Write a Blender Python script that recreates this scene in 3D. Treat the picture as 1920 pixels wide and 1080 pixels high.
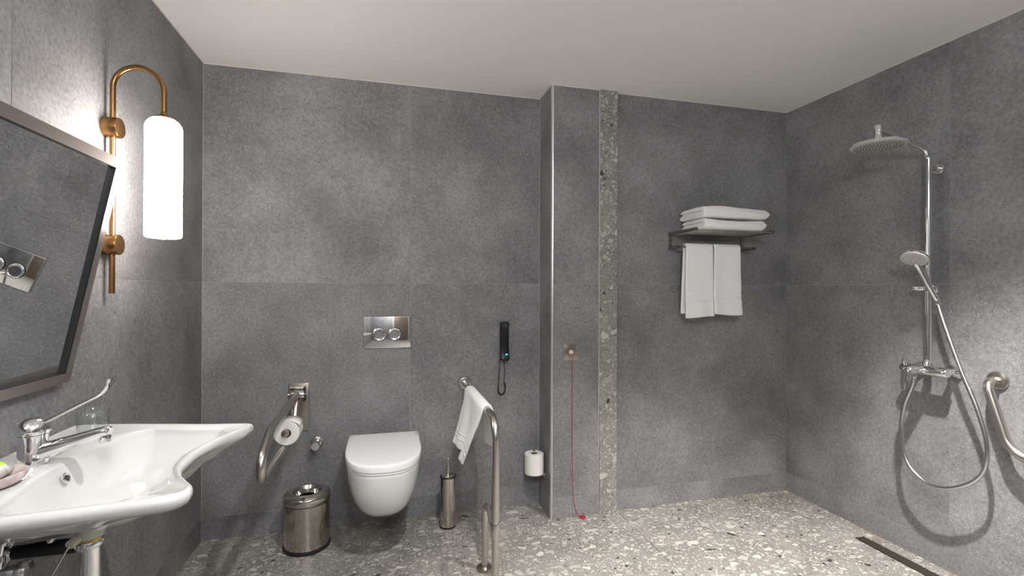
import bpy, bmesh, math, random
from mathutils import Vector, Matrix, noise

random.seed(7)
for o in list(bpy.data.objects):
    bpy.data.objects.remove(o, do_unlink=True)
scene = bpy.context.scene
COL = scene.collection
PI = math.pi

# ------------------------------------------------------------------ camera
def make_camera():
    f, yaw, pitch, roll = 910.4, 0.2543, 0.0019, 0.0036
    fw = Vector((math.sin(yaw) * math.cos(pitch), math.cos(yaw) * math.cos(pitch), math.sin(pitch)))
    r = Vector((math.cos(yaw), -math.sin(yaw), 0))
    u = r.cross(fw)
    r2 = r * math.cos(roll) + u * math.sin(roll)
    u2 = u * math.cos(roll) - r * math.sin(roll)
    cd = bpy.data.cameras.new('camera')
    cd.sensor_width = 36.0
    cd.lens = f / 1920.0 * 36.0
    cd.clip_start = 0.02
    cam = bpy.data.objects.new('camera', cd)
    COL.objects.link(cam)
    m = Matrix((r2, u2, -fw)).transposed().to_4x4()
    m.translation = Vector((0, 0, 1.30))
    cam.matrix_world = m
    scene.camera = cam
make_camera()

# ------------------------------------------------------------------ world, exposure
w = bpy.data.worlds.new('world')
scene.world = w
w.use_nodes = True
w.node_tree.nodes['Background'].inputs[0].default_value = (0.02, 0.02, 0.022, 1)
w.node_tree.nodes['Background'].inputs[1].default_value = 1.0
vs = scene.view_settings
scene.display_settings.display_device = 'sRGB'
vs.view_transform = 'Standard'
vs.look = 'None'
vs.exposure = 1.22
vs.gamma = 1.0
vs.use_curve_mapping = False

# light levels (the lamps themselves are built with their fixtures below)
DOWNLIGHT = [((0.40, 0.92), 57.0, (1.0, 0.975, 0.945), 108, 0.6),
             ((1.64, 1.10), 220.0, (1.0, 0.955, 0.895), 88, 0.75)]
SCONCE = 14.0
FILL_GLOBE = 46.0  # strength of the added fill globe behind the camera

# ------------------------------------------------------------------ room sizes (metres)
XL, XR = -0.914, 2.527
YB, YC, YS, YF = 2.818, 2.600, 2.615, -1.15
XC0, XC1, XC2 = 0.905, 1.200, 1.308
ZC = 2.457
ZJ, ZS = 1.330, 0.115
GAP = 0.0016

# ------------------------------------------------------------------ materials
def new_mat(name):
    m = bpy.data.materials.new(name)
    m.use_nodes = True
    nt = m.node_tree
    return m, nt, nt.nodes['Principled BSDF']

def simple(name, col, rough=0.5, metal=0.0, **kw):
    m, nt, b = new_mat(name)
    b.inputs['Base Color'].default_value = (*col, 1)
    b.inputs['Roughness'].default_value = rough
    b.inputs['Metallic'].default_value = metal
    for k, v in kw.items():
        b.inputs[k.replace('_', ' ')].default_value = v
    return m

def N(nt, t, **kw):
    n = nt.nodes.new(t)
    for k, v in kw.items():
        if k.startswith('i_'):
            n.inputs[k[2:].replace('_', ' ')].default_value = v
        else:
            setattr(n, k, v)
    return n

def math_node(nt, op, a, b=None, clamp=False):
    n = nt.nodes.new('ShaderNodeMath')
    n.operation = op
    n.use_clamp = clamp
    for i, v in enumerate((a, b)):
        if v is None:
            continue
        if isinstance(v, (int, float)):
            n.inputs[i].default_value = v
        else:
            nt.links.new(v, n.inputs[i])
    return n.outputs[0]

def mix_col(nt, fac, a, b):
    n = nt.nodes.new('ShaderNodeMix')
    n.data_type = 'RGBA'
    for i, v in ((0, fac), (6, a), (7, b)):
        if isinstance(v, (int, float)):
            n.inputs[i].default_value = v
        elif isinstance(v, tuple):
            n.inputs[i].default_value = (*v, 1) if len(v) == 3 else v
        else:
            nt.links.new(v, n.inputs[i])
    return n.outputs[2]

def ramp(nt, fac, stops):
    n = nt.nodes.new('ShaderNodeValToRGB')
    e = n.color_ramp.elements
    while len(e) < len(stops):
        e.new(0.5)
    for i, (p, c) in enumerate(stops):
        e[i].position = p
        e[i].color = (*c, 1)
    nt.links.new(fac, n.inputs[0])
    return n.outputs[0]

def add_bump(nt, b, height, strength, dist):
    n = nt.nodes.new('ShaderNodeBump')
    n.inputs['Strength'].default_value = strength
    n.inputs['Distance'].default_value = dist
    nt.links.new(height, n.inputs['Height'])
    nt.links.new(n.outputs[0], b.inputs['Normal'])

def wall_tile_mat():
    m, nt, b = new_mat('grey_stone_tile')
    geo = N(nt, 'ShaderNodeNewGeometry')
    oi = N(nt, 'ShaderNodeObjectInfo')
    off = N(nt, 'ShaderNodeVectorMath', operation='SCALE')
    comb = N(nt, 'ShaderNodeCombineXYZ')
    for i in range(3):
        nt.links.new(oi.outputs['Random'], comb.inputs[i])
    nt.links.new(comb.outputs[0], off.inputs[0])
    off.inputs['Scale'].default_value = 37.0
    add = N(nt, 'ShaderNodeVectorMath', operation='ADD')
    nt.links.new(geo.outputs['Position'], add.inputs[0])
    nt.links.new(off.outputs[0], add.inputs[1])
    P = add.outputs[0]
    def nz(scale, detail, rough=0.6):
        n = N(nt, 'ShaderNodeTexNoise', i_Scale=scale, i_Detail=detail, i_Roughness=rough)
        nt.links.new(P, n.inputs['Vector'])
        return n.outputs['Fac']
    cloud = nz(2.6, 5, 0.6)
    grit = nz(75.0, 4, 0.75)
    fine = nz(240.0, 2, 0.7)
    base = ramp(nt, cloud, [(0.30, (0.160, 0.159, 0.163)), (0.50, (0.218, 0.218, 0.223)), (0.70, (0.282, 0.283, 0.290))])
    g = ramp(nt, grit, [(0.30, (0.68, 0.68, 0.68)), (0.5, (1.0, 1.0, 1.0)), (0.72, (1.32, 1.32, 1.32))])
    mul = N(nt, 'ShaderNodeMix', data_type='RGBA', blend_type='MULTIPLY')
    mul.inputs[0].default_value = 1.0
    nt.links.new(base, mul.inputs[6]); nt.links.new(g, mul.inputs[7])
    # small pale flecks
    vor = N(nt, 'ShaderNodeTexVoronoi', i_Scale=120.0)
    nt.links.new(P, vor.inputs['Vector'])
    sep = N(nt, 'ShaderNodeSeparateColor')
    nt.links.new(vor.outputs['Color'], sep.inputs[0])
    near = math_node(nt, 'LESS_THAN', vor.outputs['Distance'], 0.26)
    few = math_node(nt, 'GREATER_THAN', sep.outputs[0], 0.80)
    patch = math_node(nt, 'GREATER_THAN', nz(9.0, 2), 0.47)
    fl = math_node(nt, 'MULTIPLY', math_node(nt, 'MULTIPLY', near, few), patch)
    fl = math_node(nt, 'MULTIPLY', fl, 0.70)
    col = mix_col(nt, fl, mul.outputs[2], (0.52, 0.52, 0.50))
    nt.links.new(col, b.inputs['Base Color'])
    b.inputs['Roughness'].default_value = 0.60
    b.inputs['Specular IOR Level'].default_value = 0.30
    h = math_node(nt, 'ADD', math_node(nt, 'MULTIPLY', grit, 0.6), math_node(nt, 'MULTIPLY', fine, 0.4))
    add_bump(nt, b, h, 0.35, 0.0022)
    return m

def terrazzo_mat(name, tone, scale=1.0, matrix=(0.250, 0.240, 0.222)):
    m, nt, b = new_mat(name)
    geo = N(nt, 'ShaderNodeNewGeometry')
    nzv = N(nt, 'ShaderNodeTexNoise', i_Scale=22.0 * scale, i_Detail=2.0)
    nt.links.new(geo.outputs['Position'], nzv.inputs['Vector'])
    sub = N(nt, 'ShaderNodeVectorMath', operation='SUBTRACT')
    nt.links.new(nzv.outputs['Color'], sub.inputs[0])
    sub.inputs[1].default_value = (0.5, 0.5, 0.5)
    sc = N(nt, 'ShaderNodeVectorMath', operation='SCALE')
    nt.links.new(sub.outputs[0], sc.inputs[0]); sc.inputs['Scale'].default_value = 0.022 / scale
    warped = N(nt, 'ShaderNodeVectorMath', operation='ADD')
    nt.links.new(geo.outputs['Position'], warped.inputs[0]); nt.links.new(sc.outputs[0], warped.inputs[1])
    P = warped.outputs[0]
    cl = N(nt, 'ShaderNodeTexNoise', i_Scale=5.0, i_Detail=3.0)
    nt.links.new(geo.outputs['Position'], cl.inputs['Vector'])
    t = tone
    dark = tuple(c * 0.86 * t for c in matrix)
    lite = tuple(c * 1.16 * t for c in matrix)
    col = ramp(nt, cl.outputs['Fac'], [(0.35, dark), (0.65, lite)])
    def layer(col, s, keep, e0, e1, squash):
        mp = N(nt, 'ShaderNodeMapping')
        mp.inputs['Rotation'].default_value = (0.3 * s % 1.0, 0.2 * s % 0.8, 0.05 * s)
        mp.inputs['Scale'].default_value = (1.0, squash, 1.0)
        nt.links.new(P, mp.inputs['Vector'])
        v = N(nt, 'ShaderNodeTexVoronoi', i_Scale=s * scale, i_Randomness=1.0)
        e = N(nt, 'ShaderNodeTexVoronoi', feature='DISTANCE_TO_EDGE', i_Scale=s * scale, i_Randomness=1.0)
        nt.links.new(mp.outputs[0], v.inputs['Vector']); nt.links.new(mp.outputs[0], e.inputs['Vector'])
        sp = N(nt, 'ShaderNodeSeparateColor')
        nt.links.new(v.outputs['Color'], sp.inputs[0])
        thr = math_node(nt, 'ADD', math_node(nt, 'MULTIPLY', sp.outputs[1], e1 - e0), e0)
        inside = math_node(nt, 'GREATER_THAN', e.outputs['Distance'], thr)
        kept = math_node(nt, 'LESS_THAN', sp.outputs[0], keep)
        mask = math_node(nt, 'MULTIPLY', inside, kept)
        c = ramp(nt, sp.outputs[2], [(0.0, (0.055 * t, 0.052 * t, 0.042 * t)), (0.045, (0.06 * t, 0.055 * t, 0.045 * t)),
                                     (0.05, (0.20 * t, 0.19 * t, 0.175 * t)), (0.28, (0.31 * t, 0.295 * t, 0.27 * t)),
                                     (0.40, (0.40 * t, 0.385 * t, 0.355 * t)), (1.0, (0.56 * t, 0.54 * t, 0.50 * t))])
        return mix_col(nt, mask, col, c)
    col = layer(col, 120.0, 0.34, 0.03, 0.22, 1.0)
    col = layer(col, 46.0, 0.44, 0.06, 0.30, 1.3)
    col = layer(col, 22.0, 0.30, 0.07, 0.28, 1.4)
    nt.links.new(col, b.inputs['Base Color'])
    b.inputs['Roughness'].default_value = 0.38
    b.inputs['Specular IOR Level'].default_value = 0.4
    return m

def brushed(name, col, rough, scale=(700, 700, 700)):
    m, nt, b = new_mat(name)
    tc = N(nt, 'ShaderNodeTexCoord')
    mp = N(nt, 'ShaderNodeMapping')
    mp.inputs['Scale'].default_value = scale
    nt.links.new(tc.outputs['Object'], mp.inputs['Vector'])
    n = N(nt, 'ShaderNodeTexNoise', i_Scale=1.0, i_Detail=3.0)
    nt.links.new(mp.outputs[0], n.inputs['Vector'])
    c = ramp(nt, n.outputs['Fac'], [(0.3, tuple(x * 0.985 for x in col)), (0.7, tuple(min(1, x * 1.015) for x in col))])
    nt.links.new(c, b.inputs['Base Color'])
    b.inputs['Metallic'].default_value = 1.0
    r = math_node(nt, 'ADD', math_node(nt, 'MULTIPLY', n.outputs['Fac'], 0.012), rough - 0.006)
    nt.links.new(r, b.inputs['Roughness'])
    return m

def towel_mat():
    m, nt, b = new_mat('white_terry')
    geo = N(nt, 'ShaderNodeNewGeometry')
    n = N(nt, 'ShaderNodeTexNoise', i_Scale=420.0, i_Detail=2.0)
    n2 = N(nt, 'ShaderNodeTexNoise', i_Scale=60.0, i_Detail=3.0)
    nt.links.new(geo.outputs['Position'], n.inputs['Vector'])
    nt.links.new(geo.outputs['Position'], n2.inputs['Vector'])
    c = ramp(nt, n.outputs['Fac'], [(0.3, (0.84, 0.835, 0.83)), (0.65, (0.95, 0.945, 0.94))])
    nt.links.new(c, b.inputs['Base Color'])
    b.inputs['Roughness'].default_value = 1.0
    b.inputs['Specular IOR Level'].default_value = 0.1
    b.inputs['Sheen Weight'].default_value = 0.25
    h = math_node(nt, 'ADD', math_node(nt, 'MULTIPLY', n.outputs['Fac'], 0.7), n2.outputs['Fac'])
    add_bump(nt, b, h, 0.5, 0.003)
    return m

def paint_mat(name, col, rough):
    m, nt, b = new_mat(name)
    geo = N(nt, 'ShaderNodeNewGeometry')
    n = N(nt, 'ShaderNodeTexNoise', i_Scale=140.0, i_Detail=3.0)
    nt.links.new(geo.outputs['Position'], n.inputs['Vector'])
    b.inputs['Base Color'].default_value = (*col, 1)
    b.inputs['Roughness'].default_value = rough
    add_bump(nt, b, n.outputs['Fac'], 0.12, 0.001)
    return m

def marble_mat(name, c1, c2):
    m, nt, b = new_mat(name)
    tc = N(nt, 'ShaderNodeTexCoord')
    n = N(nt, 'ShaderNodeTexNoise', i_Scale=28.0, i_Detail=6.0, i_Distortion=1.2)
    nt.links.new(tc.outputs['Object'], n.inputs['Vector'])
    c = ramp(nt, n.outputs['Fac'], [(0.35, c1), (0.62, c2)])
    nt.links.new(c, b.inputs['Base Color'])
    b.inputs['Roughness'].default_value = 0.35
    return m

def emit_mat(name, col, strength):
    m, nt, b = new_mat(name)
    b.inputs['Base Color'].default_value = (0.8, 0.8, 0.8, 1)
    b.inputs['Emission Color'].default_value = (*col, 1)
    b.inputs['Emission Strength'].default_value = strength
    b.inputs['Roughness'].default_value = 0.25
    return m

M = {}
M['tile'] = wall_tile_mat()
M['grout'] = simple('pale_grout', (0.36, 0.355, 0.35), 0.9)
M['caulk'] = simple('white_caulk', (0.62, 0.60, 0.58), 0.5)
M['terrazzo'] = terrazzo_mat('floor_terrazzo', 0.86)
M['terrazzo_strip'] = terrazzo_mat('strip_terrazzo', 0.95, 1.2)
M['ceiling'] = paint_mat('ceiling_paint', (0.90, 0.885, 0.875), 0.75)
M['floor_joint'] = simple('floor_joint_grout', (0.10, 0.085, 0.06), 0.9)
M['trim_metal'] = simple('satin_aluminium', (0.80, 0.80, 0.81), 0.30, 1.0)
M['chrome'] = simple('chrome', (0.83, 0.83, 0.84), 0.05, 1.0)
M['chrome_soft'] = simple('polished_steel', (0.64, 0.62, 0.58), 0.12, 1.0)
M['steel'] = brushed('brushed_steel', (0.56, 0.53, 0.49), 0.27)
M['steel_dark'] = brushed('brushed_steel_warm', (0.42, 0.38, 0.33), 0.30)
M['rack_metal'] = simple('bronzed_nickel', (0.36, 0.32, 0.29), 0.25, 1.0)
M['frame_metal'] = brushed('mirror_frame_steel', (0.56, 0.50, 0.47), 0.30, (300, 6, 6))
M['mirror'] = simple('mirror_glass', (0.80, 0.82, 0.82), 0.004, 1.0)
M['rubber'] = simple('black_rubber', (0.012, 0.012, 0.013), 0.5)
M['black'] = simple('black_plastic', (0.010, 0.010, 0.011), 0.28)
M['dark'] = simple('dark_shadow_gap', (0.02, 0.02, 0.02), 0.8)
M['ceramic'] = simple('white_ceramic', (0.73, 0.73, 0.725), 0.07, 0.0, Coat_Weight=0.4, Coat_Roughness=0.03)
M['china'] = simple('washbasin_china', (0.59, 0.59, 0.585), 0.07, 0.0, Coat_Weight=0.4, Coat_Roughness=0.03)
M['seat'] = simple('white_seat_plastic', (0.89, 0.89, 0.895), 0.16)
M['cream'] = simple('cream_plastic', (0.60, 0.59, 0.52), 0.4)
M['brass'] = brushed('antique_brass', (0.34, 0.185, 0.075), 0.27, (900, 900, 20))
M['brass_face'] = brushed('antique_brass_face', (0.42, 0.22, 0.09), 0.27, (60, 60, 60))
M['yellow_brass'] = simple('raw_brass', (0.50, 0.36, 0.14), 0.3, 1.0)
M['towel'] = towel_mat()
M['paper'] = simple('tissue_paper', (0.80, 0.79, 0.77), 0.95)
M['card'] = simple('cardboard_core', (0.30, 0.20, 0.13), 0.9)
def thin_glass():
    m = bpy.data.materials.new('clear_glass'); m.use_nodes = True
    nt = m.node_tree; nt.nodes.clear()
    out = N(nt, 'ShaderNodeOutputMaterial'); mx = N(nt, 'ShaderNodeMixShader')
    tr = N(nt, 'ShaderNodeBsdfTransparent'); gl = N(nt, 'ShaderNodeBsdfGlossy', i_Roughness=0.01)
    geo = N(nt, 'ShaderNodeNewGeometry')
    dt = N(nt, 'ShaderNodeVectorMath', operation='DOT_PRODUCT')
    nt.links.new(geo.outputs['Normal'], dt.inputs[0]); nt.links.new(geo.outputs['Incoming'], dt.inputs[1])
    inv = math_node(nt, 'SUBTRACT', 1.0, math_node(nt, 'ABSOLUTE', dt.outputs['Value']), True)
    fac = math_node(nt, 'ADD', math_node(nt, 'MULTIPLY', math_node(nt, 'POWER', inv, 4.0), 0.75), 0.06)
    tr.inputs['Color'].default_value = (0.97, 0.98, 0.98, 1)
    nt.links.new(fac, mx.inputs[0]); nt.links.new(tr.outputs[0], mx.inputs[1]); nt.links.new(gl.outputs[0], mx.inputs[2])
    nt.links.new(mx.outputs[0], out.inputs[0])
    return m
M['glass'] = thin_glass()
M['red'] = simple('red_cord', (0.36, 0.010, 0.016), 0.4)
M['shade'] = emit_mat('opal_glass_lit', (1.0, 0.915, 0.85), SCONCE)
M['led'] = emit_mat('green_led', (0.02, 1.0, 0.65), 2.2)
M['dish'] = marble_mat('pink_stone', (0.42, 0.34, 0.33), (0.66, 0.57, 0.55))
M['wrap'] = marble_mat('grey_soap_wrapper', (0.13, 0.13, 0.12), (0.62, 0.62, 0.58))
M['green'] = simple('lime_label', (0.42, 0.62, 0.02), 0.45)
M['nozzle_face'] = simple('light_grey_silicone', (0.52, 0.51, 0.49), 0.5)
M['nozzle'] = simple('grey_nozzle', (0.17, 0.17, 0.165), 0.6)
M['door'] = simple('dark_door_laminate', (0.13, 0.10, 0.08), 0.45)
M['door_frame'] = simple('door_frame_paint', (0.42, 0.41, 0.40), 0.5)
M['sealant'] = simple('ochre_sealant', (0.26, 0.15, 0.045), 0.6)
M['white_plastic'] = simple('white_plastic', (0.75, 0.75, 0.73), 0.4)

# ------------------------------------------------------------------ mesh helpers
class MB:
    def __init__(s):
        s.v = []; s.f = []
    def add(s, vs_, fs_):
        k = len(s.v)
        s.v += [tuple(p) for p in vs_]
        s.f += [tuple(i + k for i in f) for f in fs_]
        return s
    def box(s, lo, hi, bev=0.0, seg=2):
        bm = bmesh.new()
        bmesh.ops.create_cube(bm, size=1.0)
        lo, hi = Vector(lo), Vector(hi)
        for v in bm.verts:
            v.co = Vector([(lo[i] + hi[i]) / 2 + v.co[i] * (hi[i] - lo[i]) for i in range(3)])
        if bev > 0:
            bmesh.ops.bevel(bm, geom=bm.edges[:], offset=bev, segments=seg, affect='EDGES', profile=0.5)
        return s.frombm(bm)
    def frombm(s, bm, mat=None):
        bm.verts.index_update()
        vs_ = [(mat @ v.co) if mat else v.co.copy() for v in bm.verts]
        fs_ = [[v.index for v in f.verts] for f in bm.faces]
        bm.free()
        return s.add(vs_, fs_)
    def loft(s, rings, cap0=True, cap1=True):
        n = len(rings[0]); vs_ = []; fs_ = []
        for r in rings:
            vs_ += r
        for i in range(len(rings) - 1):
            for j in range(n):
                a = i * n + j; b = i * n + (j + 1) % n
                fs_.append((a, b, b + n, a + n))
        if cap0: fs_.append(tuple(reversed(range(n))))
        if cap1: fs_.append(tuple((len(rings) - 1) * n + j for j in range(n)))
        return s.add(vs_, fs_)
    def lathe(s, prof, origin=(0, 0, 0), axis=(0, 0, 1), n=40, cap0=True, cap1=True, ell=(1, 1), xref=None):
        # prof: list of (radius, height along the axis)
        ax = Vector(axis).normalized(); o = Vector(origin)
        ref = Vector(xref) if xref else (Vector((1, 0, 0)) if abs(ax.x) < 0.9 else Vector((0, 1, 0)))
        u = (ref - ax * ref.dot(ax)).normalized(); v = ax.cross(u)
        rings = []
        for r, h in prof:
            r = max(r, 1e-5)
            rings.append([o + ax * h + (u * math.cos(2 * PI * k / n) * ell[0] + v * math.sin(2 * PI * k / n) * ell[1]) * r for k in range(n)])
        return s.loft(rings, cap0, cap1)
    def cyl(s, p0, p1, r, n=24, bev=0.0, r1=None):
        p0, p1 = Vector(p0), Vector(p1); L = (p1 - p0).length
        r1 = r if r1 is None else r1
        if bev > 0:
            prof = [(r - bev, 0), (r - bev * 0.3, bev * 0.3), (r, bev), (r1, L - bev), (r1 - bev * 0.3, L - bev * 0.3), (r1 - bev, L)]
        else:
            prof = [(r, 0), (r1, L)]
        return s.lathe(prof, p0, p1 - p0, n)
    def tube(s, path, r, n=16, cap=True):
        P = [Vector(p) for p in path]
        m = len(P); rad = r if isinstance(r, (list, tuple)) else [r] * m
        T = []
        for i in range(m):
            a = P[max(i - 1, 0)]; b = P[min(i + 1, m - 1)]
            T.append((b - a).normalized())
        ref = Vector((0, 0, 1)) if abs(T[0].z) < 0.9 else Vector((1, 0, 0))
        u = (ref - T[0] * ref.dot(T[0])).normalized()
        rings = []
        for i in range(m):
            u = (u - T[i] * u.dot(T[i])).normalized()
            v = T[i].cross(u)
            rings.append([P[i] + (u * math.cos(2 * PI * k / n) + v * math.sin(2 * PI * k / n)) * rad[i] for k in range(n)])
        return s.loft(rings, cap, cap)
    def torus(s, c, axis, R, r, n=32, k=10):
        ax = Vector(axis).normalized()
        ref = Vector((1, 0, 0)) if abs(ax.x) < 0.9 else Vector((0, 1, 0))
        u = (ref - ax * ref.dot(ax)).normalized(); v = ax.cross(u)
        path = [Vector(c) + (u * math.cos(2 * PI * i / n) + v * math.sin(2 * PI * i / n)) * R for i in range(n)]
        vs_ = []; fs_ = []
        for i in range(n):
            d = (path[i] - Vector(c)).normalized()
            for j in range(k):
                a = 2 * PI * j / k
                vs_.append(path[i] + d * math.cos(a) * r + ax * math.sin(a) * r)
        for i in range(n):
            for j in range(k):
                fs_.append((i * k + j, i * k + (j + 1) % k, ((i + 1) % n) * k + (j + 1) % k, ((i + 1) % n) * k + j))
        return s.add(vs_, fs_)
    def grid(s, pts):
        r = len(pts); c = len(pts[0]); vs_ = [p for row in pts for p in row]; fs_ = []
        for i in range(r - 1):
            for j in range(c - 1):
                fs_.append((i * c + j, i * c + j + 1, (i + 1) * c + j + 1, (i + 1) * c + j))
        return s.add(vs_, fs_)
    def build(s, name, mat, parent=None, smooth=True, angle=38, mats=None):
        me = bpy.data.meshes.new(name)
        me.from_pydata(s.v, [], s.f)
        me.validate()
        bm = bmesh.new(); bm.from_mesh(me)
        bmesh.ops.recalc_face_normals(bm, faces=bm.faces[:])
        bm.to_mesh(me); bm.free()
        if smooth:
            me.shade_smooth()
            me.set_sharp_from_angle(angle=math.radians(angle))
        me.materials.append(M[mat])
        o = bpy.data.objects.new(name, me)
        COL.objects.link(o)
        if parent is not None:
            adopt(o, parent)
        return o

ORIGIN = {}
def origin_of(o):
    return ORIGIN.get(o.name, Vector((0, 0, 0)))
def adopt(o, parent):
    o.parent = parent
    o.matrix_parent_inverse = Matrix.Translation(-origin_of(parent))
def thing(name, loc, label, cat, group=None):
    e = bpy.data.objects.new(name, None)
    e.empty_display_size = 0.05
    COL.objects.link(e)
    e.location = loc
    ORIGIN[e.name] = Vector(loc)
    tag(e, label, cat, group)
    return e
def tag(o, label, cat, group=None):
    o['label'] = label
    o['category'] = cat
    if group: o['group'] = group
    return o
def structure(o):
    o['kind'] = 'structure'
    return o

def fillet(pts, r, seg=10):
    P = [Vector(p) for p in pts]; out = [P[0]]
    for i in range(1, len(P) - 1):
        a, b, c = P[i - 1], P[i], P[i + 1]
        rr = r[i - 1] if isinstance(r, (list, tuple)) else r
        d0 = (a - b).normalized(); d1 = (c - b).normalized()
        ang = d0.angle(d1)
        if ang > PI - 0.02 or rr <= 0:
            out.append(b); continue
        t = rr / math.tan(ang / 2)
        p0 = b + d0 * t; p1 = b + d1 * t
        cen = b + (d0 + d1).normalized() * (rr / math.sin(ang / 2))
        v0 = p0 - cen; v1 = p1 - cen; full = v0.angle(v1)
        for k in range(seg + 1):
            q = k / seg
            out.append(cen + (v0 * math.sin((1 - q) * full) + v1 * math.sin(q * full)) / math.sin(full))
    out.append(P[-1])
    return out
def spline(pts, per=10, closed=False):
    P = [Vector(p) for p in pts]; n = len(P); out = []
    rng = n if closed else n - 1
    for i in range(rng):
        if closed:
            p0, p1, p2, p3 = P[(i - 1) % n], P[i], P[(i + 1) % n], P[(i + 2) % n]
        else:
            p0 = P[i - 1] if i > 0 else P[0] * 2 - P[1]
            p1, p2 = P[i], P[i + 1]
            p3 = P[i + 2] if i + 2 < n else P[-1] * 2 - P[-2]
        for k in range(per):
            t = k / per
            out.append(0.5 * ((2 * p1) + (p2 - p0) * t + (2 * p0 - 5 * p1 + 4 * p2 - p3) * t * t + (3 * p1 - p0 - 3 * p2 + p3) * t ** 3))
    if not closed: out.append(P[-1])
    return out

# ------------------------------------------------------------------ room shell
def build_shell():
    D = 0.0012
    def wall(name, lo, hi, mat='grout'):
        return structure(MB().box(lo, hi).build(name, mat, smooth=False))
    def tiles(parent, axis, face, sgn, a_edges, z_edges):
        # rectangular tiles on a wall; axis = axis normal to the wall, sgn = direction into the room
        for i in range(len(a_edges) - 1):
            for j in range(len(z_edges) - 1):
                a0, a1 = a_edges[i] + GAP / 2, a_edges[i + 1] - GAP / 2
                z0, z1 = z_edges[j] + GAP / 2, z_edges[j + 1] - GAP / 2
                f0, f1 = sorted((face, face - sgn * 0.008))
                lo = (f0, a0, z0) if axis == 0 else (a0, f0, z0)
                hi = (f1, a1, z1) if axis == 0 else (a1, f1, z1)
                MB().box(lo, hi, 0.0005, 1).build('tile', 'tile', parent, smooth=False)
    Z = [ZS, ZJ, ZC]
    wl = wall('wall_left', (XL - 0.12, YF, -0.1), (XL - D, YB + 0.12, ZC + 0.1))
    tiles(wl, 0, XL, 1, [YF, -0.9, 0.3, 1.5, YB], Z)
    wb = wall('wall_back', (XL - D, YB + D, -0.1), (XC0 + 0.05, YB + 0.12, ZC + 0.1))
    tiles(wb, 1, YB, -1, [XL, 0.135, XC0], Z)
    wc = wall('wall_column', (XC0 + D, YC + D, -0.1), (XC2, YB + 0.12, ZC + 0.1))
    tiles(wc, 1, YC, -1, [XC0 + 0.011, XC1 - 0.003], Z)
    tiles(wc, 0, XC0, -1, [YC + 0.011, YB], Z)
    wsx = wall('wall_shower', (XC2, YS + D, -0.1), (XR + 0.12, YB + 0.12, ZC + 0.1))
    tiles(wsx, 1, YS, -1, [XC2 + 0.004, XR], Z)
    wr = wall('wall_right', (XR + D, YF, -0.1), (XR + 0.12, YS + D, ZC + 0.1))
    tiles(wr, 0, XR, -1, [YF, -0.735, 0.465, 1.665, YS], Z)
    wf = wall('wall_front', (XL - 0.12, YF - 0.12, -0.1), (XR + 0.12, YF - D, ZC + 0.1))
    tiles(wf, 1, YF, 1, [XL, 0.286, 0.35], Z)
    tiles(wf, 1, YF, 1, [1.35, XR], Z)
    tiles(wf, 1, YF, 1, [0.35, 1.35], [2.16, ZC])
    # skirting tiles
    def skirt(name, segs, axis, face, sgn):
        mb = MB()
        for a0, a1 in segs:
            f0, f1 = sorted((face + sgn * 0.001, face - sgn * 0.008))
            lo = (f0, a0 + GAP / 2, 0.0) if axis == 0 else (a0 + GAP / 2, f0, 0.0)
            hi = (f1, a1 - GAP / 2, ZS - GAP / 2) if axis == 0 else (a1 - GAP / 2, f1, ZS - GAP / 2)
            mb.box(lo, hi, 0.0005, 1)
        structure(mb.build(name, 'tile', smooth=False))
    skirt('baseboard_left', [(YF, 0.3), (0.3, 1.5), (1.5, YB)], 0, XL, 1)
    skirt('baseboard_back', [(XL, 0.135), (0.135, XC0)], 1, YB, -1)
    skirt('baseboard_column', [(XC0 + 0.011, XC1 - 0.003)], 1, YC, -1)
    skirt('baseboard_column_side', [(YC + 0.011, YB)], 0, XC0, -1)
    skirt('baseboard_shower', [(XC2 + 0.004, XR)], 1, YS, -1)
    skirt('baseboard_right', [(YF, 0.465), (0.465, 1.665), (1.665, YS)], 0, XR, -1)
    # metal corner profile and terrazzo strip on the column
    pr = []
    for k in range(7):
        a = PI / 2 * k / 6
        pr.append((XC0 + 0.011 - 0.0125 * math.cos(a), YC + 0.011 - 0.0125 * math.sin(a)))
    pr += [(XC0 + 0.011, YC + 0.011)]
    structure(MB().loft([[Vector((x, y, 0.0)) for x, y in pr], [Vector((x, y, ZC)) for x, y in pr]]).build('trim_1', 'trim_metal'))
    structure(MB().box((XC1, YC - 0.010, 0.0), (XC2, YC + 0.04, ZC), 0.001, 1).build('trim_2', 'terrazzo_strip', smooth=False))
    structure(MB().box((XC1 - 0.003, YC - 0.0015, 0.0), (XC1, YC + 0.02, ZC)).build('trim_3', 'caulk', smooth=False))
    # floor: bed, terrazzo slabs and the shower tile with its channel slot
    fl = structure(MB().box((XL - 0.1, YF - 0.1, -0.12), (XR + 0.1, YB + 0.1, -0.03)).build('floor', 'floor_joint', smooth=False))
    g = 0.0012
    slabs = [((XL, YF), (1.318 - g, 0.62)), ((XL, 0.62 + g), (1.318 - g, YB)),
             ((1.318 + g, YF), (2.384, 0.62)), ((1.318 + g, 0.62 + g), (2.384, YS)),
             ((2.384, 2.018), (XR, YS)), ((2.452, 0.52), (XR, 2.018)), ((2.384, YF), (XR, 0.52))]
    for (x0, y0), (x1, y1) in slabs:
        MB().box((x0, y0, -0.035), (x1, y1, 0.0)).build('slab', 'terrazzo', fl, smooth=False)
    structure(MB().box((XL - 0.12, YF - 0.12, ZC), (XR + 0.12, YB + 0.12, ZC + 0.1)).build('ceiling', 'ceiling', smooth=False))
    # caulk line where tiles meet the ceiling, and in the column corner
    c = 0.004
    mb = MB()
    mb.box((XL, YF, ZC - c), (XL + c, YB, ZC)); mb.box((XL, YB - c, ZC - c), (XC0, YB, ZC))
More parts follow.
